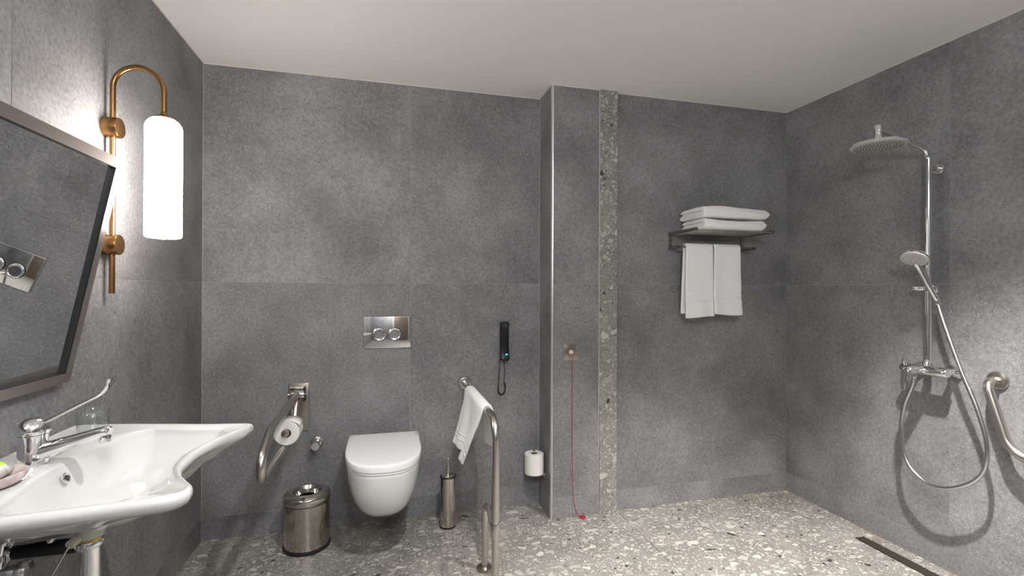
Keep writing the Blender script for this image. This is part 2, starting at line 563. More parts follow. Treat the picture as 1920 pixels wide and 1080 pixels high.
    mb.box((XC0 - c, YC, ZC - c), (XC0, YB, ZC)); mb.box((XC0, YC - c, ZC - c), (XC1, YC, ZC))
    mb.box((XC2, YS - c, ZC - c), (XR, YS, ZC)); mb.box((XR - c, YF, ZC - c), (XR, YS, ZC))
    structure(mb.build('trim_4', 'caulk', smooth=False))
    structure(MB().box((XC0 - 0.003, YB - 0.003, 0.002), (XC0, YB, ZC - c)).build('trim_5', 'grout', smooth=False))
    structure(MB().box((XL, YB - 0.0025, 0.002), (XL + 0.0025, YB, ZC - c)).build('trim_6', 'grout', smooth=False))
    # discoloured ochre sealant in the floor corners
    for i, (lo, hi) in enumerate([((XR - 0.0045, 1.97, 0.0), (XR - 0.001, 2.13, 0.0035)), ((XR - 0.0045, 1.52, 0.0), (XR - 0.001, 1.68, 0.0035)),
                                  ((XR - 0.012, YS - 0.012, 0.0), (XR - 0.001, YS - 0.001, 0.007)), ((XL + 0.001, 2.70, 0.0), (XL + 0.0045, YB - 0.001, 0.003))]):
        structure(MB().box(lo, hi, 0.001, 1).build('trim_%d' % (7 + i), 'sealant', smooth=False))
    # door behind the camera
    d = structure(MB().box((0.42, YF - 0.02, 0.002), (1.28, YF + 0.025, 2.09), 0.002, 1).build('door_1', 'door', smooth=False))
    fr = MB().box((0.352, YF - 0.02, 0.002), (0.42, YF + 0.04, 2.158), 0.003, 1)
    fr.box((1.28, YF - 0.02, 0.002), (1.348, YF + 0.04, 2.158), 0.003, 1)
    fr.box((0.42, YF - 0.02, 2.09), (1.28, YF + 0.04, 2.158), 0.003, 1)
    fr.build('door_frame', 'door_frame', d, smooth=False)
    hd = MB().cyl((1.2, YF + 0.025, 1.05), (1.2, YF + 0.07, 1.05), 0.011)
    hd.tube(fillet([(1.2, YF + 0.06, 1.05), (1.2, YF + 0.075, 1.05), (1.08, YF + 0.075, 1.05)], 0.008, 4), 0.009)
    hd.lathe([(0.026, 0), (0.026, 0.006)], (1.2, YF + 0.025, 1.05), (0, 1, 0))
    hd.build('door_handle', 'steel', d)
build_shell()

# ------------------------------------------------------------------ lamps
def build_downlights():
    for (xy, power, col, cone, blend), where in zip(DOWNLIGHT, ('above the toilet area in front of the basin', 'above the walk-in shower floor')):
        x, y = xy
        t = thing('ceiling_downlight', (x, y, ZC), 'small round recessed ceiling downlight ' + where, 'downlight', 'recessed ceiling downlights')
        MB().lathe([(0.036, 0.0), (0.048, 0.0), (0.048, -0.004), (0.038, -0.006), (0.036, -0.003)], (x, y, ZC), (0, 0, 1), 40, False, False).build('ring', 'white_plastic', t)
        MB().lathe([(0.0, -0.0005), (0.036, -0.0005), (0.036, -0.0015), (0.0, -0.0015)], (x, y, ZC), (0, 0, 1), 40).build('lens', 'downlens', t)
        ld = bpy.data.lights.new('downlight_lamp', 'SPOT')
        ld.energy = power; ld.color = col
        ld.shadow_soft_size = 0.028
        ld.spot_size = math.radians(cone); ld.spot_blend = blend
        lo = bpy.data.objects.new('downlight_lamp', ld)
        COL.objects.link(lo)
        lo.location = (x, y, ZC - 0.012)
        adopt(lo, t)
        lo.matrix_parent_inverse = Matrix.Translation(-Vector((x, y, ZC)))
M['downlens'] = emit_mat('downlight_lens', (1.0, 0.94, 0.86), 8.0)
build_downlights()

def build_sconce(Y, label):
    xr = -0.892; xs = -0.742
    t = thing('wall_sconce', (XL, Y, 1.28), label, 'wall lamp')
    R = (xs - xr) / 2
    path = [(xr, Y, 1.28), (xr, Y, 1.62), (xr, Y, 1.975)]
    for k in range(1, 20):
        a = PI - PI * k / 19
        path.append((xr + R + R * math.cos(a), Y, 1.975 + R * math.sin(a)))
    path.append((xs, Y, 1.90))
    MB().tube(path, 0.0085, 16).build('rod', 'brass', t)
    for z in (1.838, 1.444):
        b = MB().lathe([(0.034, 0.0), (0.034, 0.0425), (0.033, 0.044)], (XL, Y, z), (1, 0, 0), 48, True, True).build('wall_mount', 'brass', t)
        MB().lathe([(0.0, 0.0), (0.0325, 0.0), (0.0325, 0.0008), (0.0, 0.0014)], (XL + 0.044, Y, z), (1, 0, 0), 48).build('mount_face', 'brass_face', b)
    # opal shade: rounded shoulder, nearly flat base
    prof = [(0.0, 1.470), (0.046, 1.471), (0.0525, 1.474), (0.0545, 1.480), (0.0545, 1.845)]
    for k in range(1, 9):
        a = PI / 2 * k / 8
        prof.append((0.0165 + 0.038 * math.cos(a), 1.845 + 0.038 * math.sin(a)))
    prof.append((0.0, 1.886))
    MB().lathe(prof, (xs, Y, 0), (0, 0, 1), 48).build('glass_shade', 'shade', t)
    MB().lathe([(0.033, 1.8795), (0.026, 1.887), (0.012, 1.892), (0.0085, 1.905), (0.0, 1.905)], (xs, Y, 0), (0, 0, 1), 32).build('cap', 'brass', t)
    MB().cyl((xs, Y, 1.4635), (xs, Y, 1.4715), 0.006, 16).build('finial', 'brass', t)
build_sconce(1.92, 'antique brass wall lamp with lit tubular glass shade between mirror and back wall')

def build_fill_globe():  # unseen globe on a stem, added behind the camera for general fill light
    x, y, z, R = 0.20, -0.35, 2.06, 0.13
    t = thing('added_fill_globe', (x, y, ZC), 'unseen opal glass globe added as fill light near the door', 'added fill light')
    MB().lathe([(0.0, 0.0), (0.055, 0.0), (0.055, -0.016), (0.040, -0.024), (0.0, -0.024)], (x, y, ZC), (0, 0, 1), 40).build('canopy', 'brass', t)
    MB().cyl((x, y, z + R - 0.002), (x, y, ZC - 0.02), 0.006, 16).build('stem', 'brass', t)
    MB().lathe([(0.0, 0.012), (0.030, 0.012), (0.034, 0.0), (0.034, -0.012), (0.0, -0.012)], (x, y, z + R), (0, 0, 1), 32).build('cap', 'brass', t)
    pr = [(R * math.sin(PI * k / 24), -R * math.cos(PI * k / 24)) for k in range(25)]
    MB().lathe(pr, (x, y, z), (0, 0, 1), 48).build('globe', 'opal', t)
M['opal'] = emit_mat('fill_globe_glow', (0.985, 0.99, 1.0), FILL_GLOBE)  # glowing surface of the added fill light
build_fill_globe()

# ------------------------------------------------------------------ mirror
def build_mirror():
    tilt = math.radians(11.43)
    y0, y1 = 1.085, 1.690
    H = 0.662; fw = 0.026; th = 0.020
    xb = -0.889; zb = 1.028
    up = Vector((math.sin(tilt), 0, math.cos(tilt))); n = Vector((math.cos(tilt), 0, -math.sin(tilt)))
    o = Vector((xb, 0, zb))
    def P(y, v, d): return o + Vector((0, y, 0)) + up * v + n * d
    t = thing('tilting_mirror', (xb, (y0 + y1) / 2, zb), 'steel framed rectangular mirror tilted forward from the wall over the basin', 'mirror')
    def slab(ya, yb, va, vb, da, db, bev=0.0015):
        bm = bmesh.new(); bmesh.ops.create_cube(bm, size=1.0)
        for q in bm.verts:
            q.co = P(ya + (yb - ya) * (q.co.x + .5), va + (vb - va) * (q.co.y + .5), da + (db - da) * (q.co.z + .5))
        if bev: bmesh.ops.bevel(bm, geom=bm.edges[:], offset=bev, segments=2, affect='EDGES')
        return MB().frombm(bm)
    for a in ((y0, y1, 0, fw), (y0, y1, H - fw, H), (y0, y0 + fw, fw, H - fw), (y1 - fw, y1, fw, H - fw)):
        slab(*a, -th, 0.0).build('frame_rail', 'frame_metal', t)
    slab(y0 + fw * .6, y1 - fw * .6, fw * .6, H - fw * .6, -0.018, -0.010, 0).build('mirror_glass', 'mirror', t, smooth=False)
    g = 0.003
    e = slab(y0 + fw, y1 - fw, fw, fw + g, -0.0100, -0.0015, 0)
    e.add(*(lambda q: (q.v, q.f))(slab(y0 + fw, y1 - fw, H - fw - g, H - fw, -0.0100, -0.0015, 0)))
    e.add(*(lambda q: (q.v, q.f))(slab(y1 - fw - g, y1 - fw, fw + g, H - fw - g, -0.0100, -0.0015, 0)))
    e.add(*(lambda q: (q.v, q.f))(slab(y0 + fw, y0 + fw + g, fw + g, H - fw - g, -0.0100, -0.0015, 0)))
    e.build('inner_gasket', 'rubber', t, smooth=False)
    slab(y0 + .01, y1 - .01, .01, H - .01, -0.0225, -0.0195, 0).build('back_panel', 'black', t, smooth=False)
    for y in (y0 + 0.07, y1 - 0.07):
        a = P(y, H - 0.12, -0.021)
        MB().cyl(a, (XL, y, a.z + 0.02), 0.007).build('support_arm', 'steel', t)
build_mirror()

# ------------------------------------------------------------------ washbasin
BY = 1.400; BZ = 0.884
def build_basin():
    t = thing('washbasin', (XL, BY, BZ - 0.16), 'white ceramic wall hung washbasin with concave front edge and swept wings', 'washbasin')
    ctrl = [(0.0, -0.335), (0.0, -0.17), (0.0, 0.0), (0.0, 0.17), (0.0, 0.352), (0.004, 0.360), (0.10, 0.350), (0.25, 0.318), (0.40, 0.280),
            (0.495, 0.262), (0.521, 0.247), (0.516, 0.222), (0.478, 0.130), (0.455, 0.030), (0.452, -0.04), (0.458, -0.110), (0.485, -0.185),
            (0.520, -0.236), (0.527, -0.262), (0.512, -0.288), (0.46, -0.305), (0.32, -0.322), (0.15, -0.338), (0.004, -0.345)]
    poly = spline([(a, b, 0) for a, b in ctrl], 8, True)
    poly = [(max(p.x, 0.0), p.y) for p in poly]
    cx, cy, n = 0.300, 0.0, 144
    def r_outer(th):
        dx, dy = math.cos(th), math.sin(th); best = None
        for i in range(len(poly)):
            (x1, y1), (x2, y2) = poly[i], poly[(i + 1) % len(poly)]
            ex, ey = x2 - x1, y2 - y1
            den = dx * ey - dy * ex
            if abs(den) < 1e-12: continue
            s_ = ((x1 - cx) * ey - (y1 - cy) * ex) / den
            q = ((x1 - cx) * dy - (y1 - cy) * dx) / den
            if s_ > 0 and -1e-6 <= q <= 1 + 1e-6:
                best = s_ if best is None else max(best, s_)
        return best
    def r_super(th, ax0, ax1, by, e):
        c, s_ = math.cos(th), math.sin(th)
        a = ax1 if c > 0 else ax0
        return (abs(c / a) ** e + abs(s_ / by) ** e) ** (-1 / e)
    ths = [2 * PI * k / n for k in range(n)]
    ro = [r_outer(a) for a in ths]
    bowl = [min(r_super(a, 0.145, 0.165, 0.285, 3.4), r - 0.042) for a, r in zip(ths, ro)]
    floor_ = [r_super(a, 0.115, 0.080, 0.150, 2.6) for a in ths]
    def ring(rs, z, shift=0.0, tilt=0.0):
        out = []
        for a, r in zip(ths, rs):
            x = cx + shift + r * math.cos(a)
            out.append(Vector((XL + x, BY + cy + r * math.sin(a), BZ + z + tilt * (x - 0.2))))
        return out
    inset = lambda d: [max(r - d, 0.02) for r in ro]
    mixr = lambda A, B, k: [a * (1 - k) + b * k for a, b in zip(A, B)]
    rings = []
    under = [min(r_super(a, 0.24, 0.16, 0.27, 2.6), r - 0.035) for a, r in zip(ths, ro)]
    u2 = [r_super(a, 0.13, 0.12, 0.13, 2.4) for a in ths]
    rings.append(ring([0.03] * n, -0.142, -0.10, 0.16))
    rings.append(ring([r * 0.6 for r in u2], -0.142, -0.10, 0.16))
    rings.append(ring(u2, -0.132, -0.09, 0.16))
    rings.append(ring(mixr(u2, under, 0.5), -0.098, -0.05, 0.12))
    rings.append(ring(under, -0.064, 0.0, 0.03))
    rings.append(ring(inset(0.026), -0.038))
    rings.append(ring(inset(0.009), -0.028))
    rings.append(ring(inset(0.002), -0.020))
    rings.append(ring(ro, -0.012))
    rings.append(ring(inset(0.0015), -0.006))
    rings.append(ring(inset(0.007), -0.0008))
    rings.append(ring(inset(0.014), 0.0))
    rings.append(ring(inset(0.022), -0.002))
    rings.append(ring(mixr(inset(0.028), bowl, 0.15), -0.006))
    rings.append(ring(mixr(inset(0.030), bowl, 0.65), -0.009))
    rings.append(ring(mixr(inset(0.030), bowl, 0.93), -0.012))
    rings.append(ring(bowl, -0.018))
    rings.append(ring(mixr(bowl, floor_, 0.10), -0.030))
    rings.append(ring(mixr(bowl, floor_, 0.30), -0.062))
    rings.append(ring(mixr(bowl, floor_, 0.62), -0.092))
    rings.append(ring(mixr(bowl, floor_, 0.90), -0.108))
    rings.append(ring([r * 0.85 for r in floor_], -0.114))
    rings.append(ring([r * 0.4 for r in floor_], -0.119))
    rings.append(ring([0.022] * n, -0.121))
    MB().loft(rings).build('basin_body', 'china', t, angle=60)
    # overflow ring on the bowl's back wall and the drain
    ox, oy, oz = XL + 0.1665, BY + 0.005, BZ - 0.045
    ax = Vector((0.93, 0, 0.36)).normalized()
    ov = MB().lathe([(0.0065, 0.001), (0.0125, 0.001), (0.0125, 0.004), (0.010, 0.0058), (0.0070, 0.0045), (0.0065, 0.001)], (ox, oy, oz), ax, 32, False, False).build('overflow_ring', 'chrome', t)
    MB().lathe([(0.0, 0.0012), (0.0066, 0.0012), (0.0066, 0.0018), (0.0, 0.0018)], (ox, oy, oz), ax, 24).build('overflow_hole', 'dark', ov)
    MB().lathe([(0.0, 0.0), (0.031, 0.0), (0.033, 0.003), (0.028, 0.006), (0.0, 0.008)], (XL + cx, BY, BZ - 0.1215), (0, 0, 1), 32).build('drain_plug', 'chrome', t)

    # tap
    fx, fy = -0.822, 1.425; z0 = BZ - 0.0085
    t = thing('basin_mixer_tap', (fx, fy, z0), 'chrome basin mixer tap with long elbow lever standing on the washbasin', 'tap')
    MB().lathe([(0.0, 0), (0.030, 0), (0.0305, 0.004), (0.0285, 0.012), (0.0275, 0.05), (0.0285, 0.066), (0.0295, 0.070), (0.0, 0.070)], (fx, fy, z0), (0, 0, 1), 40).build('tap_body', 'chrome', t)
    pr = [(0.0, 0.0715), (0.0305, 0.0715), (0.0325, 0.078)]
    for k in range(1, 9):
        a = PI / 2 * k / 8
        pr.append((0.0325 * math.cos(a), 0.078 + 0.032 * math.sin(a)))
    MB().lathe(pr, (fx, fy, z0), (0, 0, 1), 40).build('lever_dome', 'chrome', t)
    # spout: oval tube rising to the front
    sp = spline([(fx + 0.01, fy, z0 + 0.026), (fx + 0.05, fy, z0 + 0.037), (fx + 0.10, fy, z0 + 0.052), (fx + 0.145, fy, z0 + 0.066), (fx + 0.160, fy, z0 + 0.066)], 6)
    rings = []
    for i, p in enumerate(sp):
        k = i / (len(sp) - 1)
        d = (sp[min(i + 1, len(sp) - 1)] - sp[max(i - 1, 0)]).normalized()
        up = Vector((-d.z, 0, d.x)); hw = 0.021 - 0.006 * k; hh = 0.021 - 0.011 * k
        if k > 0.93: hw *= 0.8; hh *= 0.8
        rings.append([p + Vector((0, 1, 0)) * hw * math.cos(2 * PI * j / 20) + up * hh * math.sin(2 * PI * j / 20) for j in range(20)])
    s_ = MB().loft(rings).build('spout', 'chrome', t)
    MB().cyl((fx + 0.145, fy, z0 + 0.064), (fx + 0.149, fy, z0 + 0.040), 0.0125, 24, 0.001).build('aerator', 'chrome', s_)
    lv = spline([(fx + 0.020, fy, z0 + 0.096), (fx + 0.05, fy, z0 + 0.112), (fx + 0.10, fy, z0 + 0.139), (fx + 0.135, fy, z0 + 0.158), (fx + 0.152, fy, z0 + 0.176), (fx + 0.162, fy, z0 + 0.200)], 6)
    rings = []
    for i, p in enumerate(lv):
        k = i / (len(lv) - 1)
        d = (lv[min(i + 1, len(lv) - 1)] - lv[max(i - 1, 0)]).normalized()
        up = Vector((-d.z, 0, d.x)); hw = 0.0065 + 0.003 * k + 0.012 * max(0, k - 0.6) / 0.4; hh = 0.0048 - 0.0020 * k
        rings.append([p + Vector((0, 1, 0)) * hw * math.cos(2 * PI * j / 16) + up * hh * math.sin(2 * PI * j / 16) for j in range(16)])
    MB().loft(rings).build('elbow_lever', 'chrome', t)

    # drinking glass standing on the basin deck
    gx, gy, gz = -0.800, 1.628, BZ - 0.0085
    pr = [(0.0, 0.0), (0.026, 0.0), (0.031, 0.004), (0.0365, 0.030), (0.0375, 0.052), (0.0355, 0.078), (0.0345, 0.0785),
          (0.0340, 0.078), (0.0358, 0.052), (0.0348, 0.030), (0.0295, 0.010), (0.0, 0.008)]
    tag(MB().lathe(pr, (gx, gy, gz), (0, 0, 1), 48).build('drinking_glass', 'glass', angle=60), 'small clear drinking glass standing on the washbasin behind the tap', 'glass')

    # soap dish and wrapped soap
    sx, sy, sz = -0.812, 1.283, BZ - 0.008
    mb = MB().lathe([(0.0, 0.0), (0.048, 0.0), (0.060, 0.006), (0.066, 0.016), (0.064, 0.023), (0.058, 0.024), (0.050, 0.017), (0.0, 0.014)], (sx, sy, sz), (0, 0, 1), 40, ell=(0.80, 1.0))
    tag(mb.build('soap_dish', 'dish', angle=60), 'pale pink stone soap dish on the washbasin beside the tap', 'soap dish')
    s = thing('wrapped_soap', (sx, sy, sz + 0.0145), 'grey patterned wrapped soap with lime green label lying in the dish', 'soap')
    MB().lathe([(0.0, 0.0), (0.030, 0.0), (0.042, 0.006), (0.046, 0.013), (0.042, 0.021), (0.032, 0.0265), (0.0, 0.0285)], (sx - 0.004, sy, sz + 0.0148), (0, 0, 1), 40, ell=(0.74, 1.0)).build('soap_body', 'wrap', s, angle=60)
    MB().lathe([(0.0, 0.0280), (0.026, 0.0272), (0.0285, 0.0266), (0.026, 0.0282), (0.0, 0.0296)], (sx - 0.004, sy, sz + 0.0148), (0, 0, 1), 40, ell=(0.74, 1.0)).build('soap_label', 'green', s, angle=60)
build_basin()

def build_waste():
    x, y = -0.692, 1.402
    t = thing('basin_waste_trap', (x, y, 0.40), 'chrome waste trap with cream collar hanging under the washbasin', 'drain pipe')
    MB().cyl((x, y, 0.695), (x, y, 0.742), 0.0265, 32, 0.002).build('collar', 'cream', t)
    MB().cyl((x - 0.012, y - 0.012, 0.705), (x - 0.020, y - 0.046, 0.698), 0.0105, 20, 0.002).build('collar_port', 'cream', t)
    MB().cyl((x, y, 0.687), (x, y, 0.697), 0.0255, 32, 0.002).build('gasket', 'yellow_brass', t)
    MB().lathe([(0.0, 0.672), (0.024, 0.672), (0.0265, 0.676), (0.0265, 0.685), (0.024, 0.689), (0.0, 0.689)], (x, y, 0), (0, 0, 1), 32).build('nut', 'chrome', t)
    path = fillet([(x, y, 0.674), (x, y, 0.41), (x - 0.09, y, 0.41), (x - 0.09, y, 0.52), (XL, y, 0.52)], 0.04, 8)
    MB().tube(path, 0.0205, 24).build('pipe', 'chrome', t)
    MB().lathe([(0.0, 0), (0.036, 0), (0.032, 0.010), (0.022, 0.014), (0.0, 0.014)], (XL, y, 0.52), (1, 0, 0), 32).build('wall_flange', 'chrome', t)
    MB().tube([(x - 0.020, y - 0.045, 0.698), (x - 0.045, y - 0.062, 0.64), (x - 0.07, y - 0.075, 0.57)], 0.0022, 8).build('pop_up_rod', 'steel', t)
    def valve(y, z, reach, word, grp):
        v = thing('angle_valve', (XL, y, z), word, 'valve', grp)
        MB().lathe([(0.0, 0), (0.028, 0), (0.026, 0.006), (0.014, 0.010), (0.0, 0.010)], (XL, y, z), (1, 0, 0), 28).build('wall_rosette', 'chrome', v)
        MB().cyl((XL + 0.005, y, z), (XL + reach, y, z), 0.0125, 24, 0.001).build('valve_body', 'chrome', v)
        k = MB().lathe([(0.0, 0), (0.013, 0), (0.021, 0.004), (0.022, 0.018), (0.019, 0.024), (0.0, 0.025)], (XL + reach, y, z), (1, 0, 0), 28).build('handle', 'chrome', v)
        MB().cyl((XL + reach * 0.62, y, z), (XL + reach * 0.62, y, z + 0.036), 0.010, 20, 0.001).build('outlet_nut', 'chrome', v)
        return v
    v = valve(1.485, 0.640, 0.155, 'chrome angle valve under the washbasin with thick black body', 'angle valves under the basin')
    MB().cyl((XL + 0.02, 1.485, 0.640), (XL + 0.150, 1.485, 0.640), 0.0185, 28, 0.002).build('valve_sleeve', 'black', v)
    v2 = valve(1.385, 0.640, 0.085, 'short chrome angle valve under the washbasin with braided hose', 'angle valves under the basin')
    MB().tube(spline([(XL + 0.052, 1.385, 0.672), (XL + 0.056, 1.39, 0.71), (XL + 0.062, 1.395, 0.722), (XL + 0.066, 1.40, 0.730)], 6), 0.0055, 12).build('hose', 'chrome', v2)
    br = thing('basin_bracket', (XL, 1.50, 0.70), 'black clamp with white ring and bolts fixed beneath the washbasin', 'bracket')
    MB().box((XL, 1.50, 0.700), (XL + 0.115, 1.515, 0.712), 0.002).build('clamp_bar', 'black', br)
    MB().box((XL + 0.055, 1.480, 0.686), (XL + 0.112, 1.500, 0.700), 0.003).build('clamp_block', 'black', br)
    MB().torus((XL + 0.055, 1.455, 0.703), (0.2, 1, 0), 0.0135, 0.0028).build('ring', 'white_plastic', br)
    MB().cyl((XL + 0.06, 1.507, 0.712), (XL + 0.06, 1.507, 0.745), 0.004).build('bolt', 'steel', br)
build_waste()

# ------------------------------------------------------------------ toilet
TX = -0.006
def dshape(hw, y_back, y_mid, y_front, z, n=28, k=2.4):
    # outline running from the rear right corner round the front to the rear left corner (depths measured from the back wall)
    pts = []
    hwb = hw
    pts.append((hwb, y_back)); pts.append((hw * 1.0, y_back + (y_mid - y_back) * 0.5))
    for i in range(n + 1):
        a = PI * i / n
        c, s_ = math.cos(a), math.sin(a)
        x = hw * math.copysign(abs(c) ** (2 / k), c); y = y_mid + (y_front - y_mid) * (abs(s_) ** (2 / k))
        pts.append((x, y))
    pts.append((-hw, y_back + (y_mid - y_back) * 0.5)); pts.append((-hwb, y_back))
    return [Vector((TX + x, YB - y, z)) for x, y in pts]
def build_toilet():
    t = thing('wall_hung_toilet', (TX, YB, 0.22), 'white ceramic wall hung toilet with closed lid', 'toilet')
    S = [(0.220, 0.078, 0.00, 0.22, 0.405), (0.222, 0.097, 0.00, 0.23, 0.434), (0.234, 0.118, 0.0, 0.24, 0.468), (0.265, 0.138, 0.0, 0.25, 0.510), (0.305, 0.153, 0.0, 0.26, 0.540),
         (0.350, 0.164, 0.0, 0.27, 0.560), (0.400, 0.172, 0.0, 0.27, 0.571), (0.445, 0.176, 0.0, 0.27, 0.577), (0.460, 0.177, 0.0, 0.27, 0.578), (0.464, 0.174, 0.0, 0.27, 0.575)]
    MB().loft([dshape(hw, yb, ym, yf, z, k=2.5) for z, hw, yb, ym, yf in S]).build('bowl', 'ceramic', t, angle=60)
    seat = [(0.4655, 0.174), (0.4665, 0.177), (0.474, 0.178), (0.4755, 0.175)]
    MB().loft([dshape(hw, 0.075, 0.27, 0.403 + hw, z, k=2.6) for z, hw in seat]).build('seat', 'seat', t)
    lid = [(0.4775, 0.177), (0.479, 0.1815), (0.500, 0.1835), (0.506, 0.1815), (0.5095, 0.176), (0.5105, 0.160), (0.511, 0.120)]
    MB().loft([dshape(hw, 0.065 + (0.1835 - hw) * 0.8, 0.27, 0.402 + hw, z, k=2.6) for z, hw in lid]).build('lid', 'seat', t)
    for s_ in (-1, 1):
        MB().cyl((TX + s_ * 0.075, YB - 0.052, 0.462), (TX + s_ * 0.075, YB - 0.052, 0.488), 0.011, 20, 0.002).build('hinge', 'chrome', t)
    # flush plate
    f = thing('flush_plate', (0.008, YB, 0.966), 'chrome rectangular dual flush plate on the wall above the toilet', 'flush plate')
    MB().box((-0.121, YB - 0.012, 0.966), (0.137, YB, 1.143), 0.0035, 3).build('plate', 'chrome', f)
    for x, r in ((-0.035, 0.036), (0.048, 0.034)):
        b = MB().lathe([(r, 0.0), (r, 0.0045), (r - 0.004, 0.0065), (r - 0.007, 0.0050), (r - 0.012, 0.0042), (0.0, 0.0060)], (x, YB - 0.0118, 1.044), (0, -1, 0), 48).build('flush_button', 'chrome', f)
        MB().torus((x, YB - 0.0128, 1.044), (0, 1, 0), r + 0.0016, 0.0011, 48, 8).build('button_gap', 'dark', b)
build_toilet()

# ------------------------------------------------------------------ folding grab rail with roll
def build_fold_rail():
    x = -0.452
    t = thing('folding_grab_rail', (x, YB, 0.53), 'brushed steel folding grab rail loop beside the toilet with wall plate', 'grab rail')
    MB().box((-0.503, YB - 0.008, 0.533), (-0.401, YB, 0.788), 0.002).build('wall_plate', 'steel_dark', t)
    MB().box((-0.492, YB - 0.030, 0.742), (-0.484, YB - 0.006, 0.775), 0.002).build('hinge_cheek', 'steel_dark', t)
    MB().box((-0.420, YB - 0.060, 0.700), (-0.413, YB - 0.006, 0.775), 0.003).build('hinge_cheek', 'rubber', t)
    MB().box((-0.490, YB - 0.045, 0.766), (-0.412, YB - 0.006, 0.772), 0.002).build('hinge_cover', 'steel', t)
    MB().cyl((-0.486, YB - 0.042, 0.736), (-0.414, YB - 0.042, 0.736), 0.0265, 32, 0.002).build('hinge_barrel', 'chrome_soft', t)
    for xx in (-0.497, -0.407):
        MB().cyl((xx, YB - 0.042, 0.736), (-0.486 if xx < -.45 else -0.413, YB - 0.042, 0.736), 0.007, 16).build('hinge_pin', 'steel', t)
    path = fillet([(x, YB - 0.045, 0.738), (x, 2.16, 0.722), (x, 1.985, 0.645), (x, 2.02, 0.570), (x, 2.60, 0.562), (x, 2.70, 0.60), (x, 2.755, 0.70)], [0.14, 0.055, 0.045, 0.10, 0.10], 10)
    MB().tube(path, 0.0175, 20).build('rail_tube', 'steel', t)
    # roll spindle fixed to the upper tube
    rx, rz = -0.436, 0.6455
    sp = MB().tube(fillet([(rx, 2.375, rz), (rx, 2.525, rz), (rx, 2.525, 0.722)], 0.012, 5), 0.0095, 16)
    s_ = sp.build('roll_spindle', 'steel_dark', t)
    MB().cyl((rx, 2.366, rz), (rx, 2.382, rz), 0.0165, 24, 0.002).build('spindle_knob', 'steel_dark', s_)
    roll((rx, 2.405, rz), (0, 1, 0), 0.055, 0.100, 'toilet paper roll threaded on the folding grab rail', True)
def roll(c, ax, R, L, label, sag=False):
    c = Vector(c); ax = Vector(ax)
    t = thing('toilet_paper_roll', c, label, 'toilet roll')
    k = 0.020
    off = Vector((0, 0, -0.009)) if sag else Vector((0, 0, 0))
    pr = [(k, 0.0), (R - 0.002, 0.0), (R, 0.002), (R, L - 0.002), (R - 0.002, L), (k, L), (k, 0.0)]
    MB().lathe(pr, c + off, ax, 48, False, False).build('paper', 'paper', t)
    MB().lathe([(k, 0.0005), (k, L - 0.0005), (k - 0.0012, L - 0.0005), (k - 0.0012, 0.0005), (k, 0.0005)], c + off, ax, 40, False, False).build('core', 'card', t)
    return t
build_fold_rail()
def loose_sheet():
    # free end of the paper standing off the roll on the rail
    for o in bpy.data.objects:
        if o.name == 'toilet_paper_roll':
            x, z, R = -0.436, 0.6365, 0.0556
            pts = []
            for i in range(9):
                a = math.radians(118 - i * 11)
                rr = R + 0.0004 + 0.0012 * i * (i / 8) ** 1.2
                pts.append([Vector((x + rr * math.cos(a), 2.405 + 0.1 * j, z + rr * math.sin(a))) for j in (0, 1)])
            ob = MB().grid(pts).build('loose_end', 'paper', o)
            md = ob.modifiers.new('thickness', 'SOLIDIFY'); md.thickness = 0.0008
loose_sheet()

def build_stop_valve():
    x, z = -0.357, 0.465
    t = thing('wall_stop_valve', (x, YB, z), 'round chrome stop valve on the wall between grab rail and toilet', 'valve')
    MB().lathe([(0.0, 0), (0.033, 0.0), (0.034, 0.003), (0.030, 0.010), (0.021, 0.014), (0.0, 0.014)], (x, YB, z), (0, -1, 0), 40).build('rosette', 'chrome', t)
    MB().lathe([(0.0, 0.0), (0.018, 0.0), (0.019, 0.02), (0.0225, 0.040), (0.0225, 0.066), (0.020, 0.070), (0.0, 0.071)], (x, YB - 0.012, z), (0, -1, 0), 36).build('knob', 'chrome', t)
    MB().cyl((x + 0.002, YB - 0.055, z - 0.020), (x + 0.004, YB - 0.060, z - 0.046), 0.0028, 12).build('lever_pin', 'chrome', t)
build_stop_valve()

# ------------------------------------------------------------------ bin, brush
def build_bin():
    x, y, r = -0.381, 2.640, 0.108
    t = thing('waste_bin', (x, y, 0), 'round polished steel waste bin with open funnel lid beside the toilet', 'bin')
    MB().lathe([(0.0, 0), (r + 0.004, 0), (r + 0.005, 0.004), (r + 0.004, 0.018), (r - 0.002, 0.020), (0.0, 0.020)], (x, y, 0), (0, 0, 1), 64).build('base_ring', 'rubber', t)
    MB().lathe([(r, 0.016), (r, 0.228), (r - 0.002, 0.228), (r - 0.002, 0.018), (r, 0.016)], (x, y, 0), (0, 0, 1), 64, False, False).build('body', 'bin_steel', t)
    MB().lathe([(r - 0.003, 0.224), (r - 0.0015, 0.226), (r - 0.0015, 0.233), (r - 0.003, 0.234)], (x, y, 0), (0, 0, 1), 64, False, False).build('rim_gap', 'rubber', t)
    MB().lathe([(r + 0.001, 0.232), (r + 0.003, 0.236), (r + 0.003, 0.262), (r + 0.001, 0.266), (r - 0.022, 0.277), (r - 0.034, 0.281), (r - 0.040, 0.279), (r - 0.050, 0.262), (r - 0.056, 0.245), (r - 0.058, 0.245), (r - 0.052, 0.264), (r - 0.001, 0.250), (r - 0.001, 0.232), (r + 0.001, 0.232)], (x, y, 0), (0, 0, 1), 64, False, False).build('lid', 'chrome_soft', t)
    MB().lathe([(0.0, 0.12), (r - 0.003, 0.12)], (x, y, 0), (0, 0, 1), 48, False, False).build('liner', 'dark', t)
M['bin_steel'] = brushed('bin_steel', (0.60, 0.57, 0.51), 0.10, (60, 60, 1.5))
build_bin()
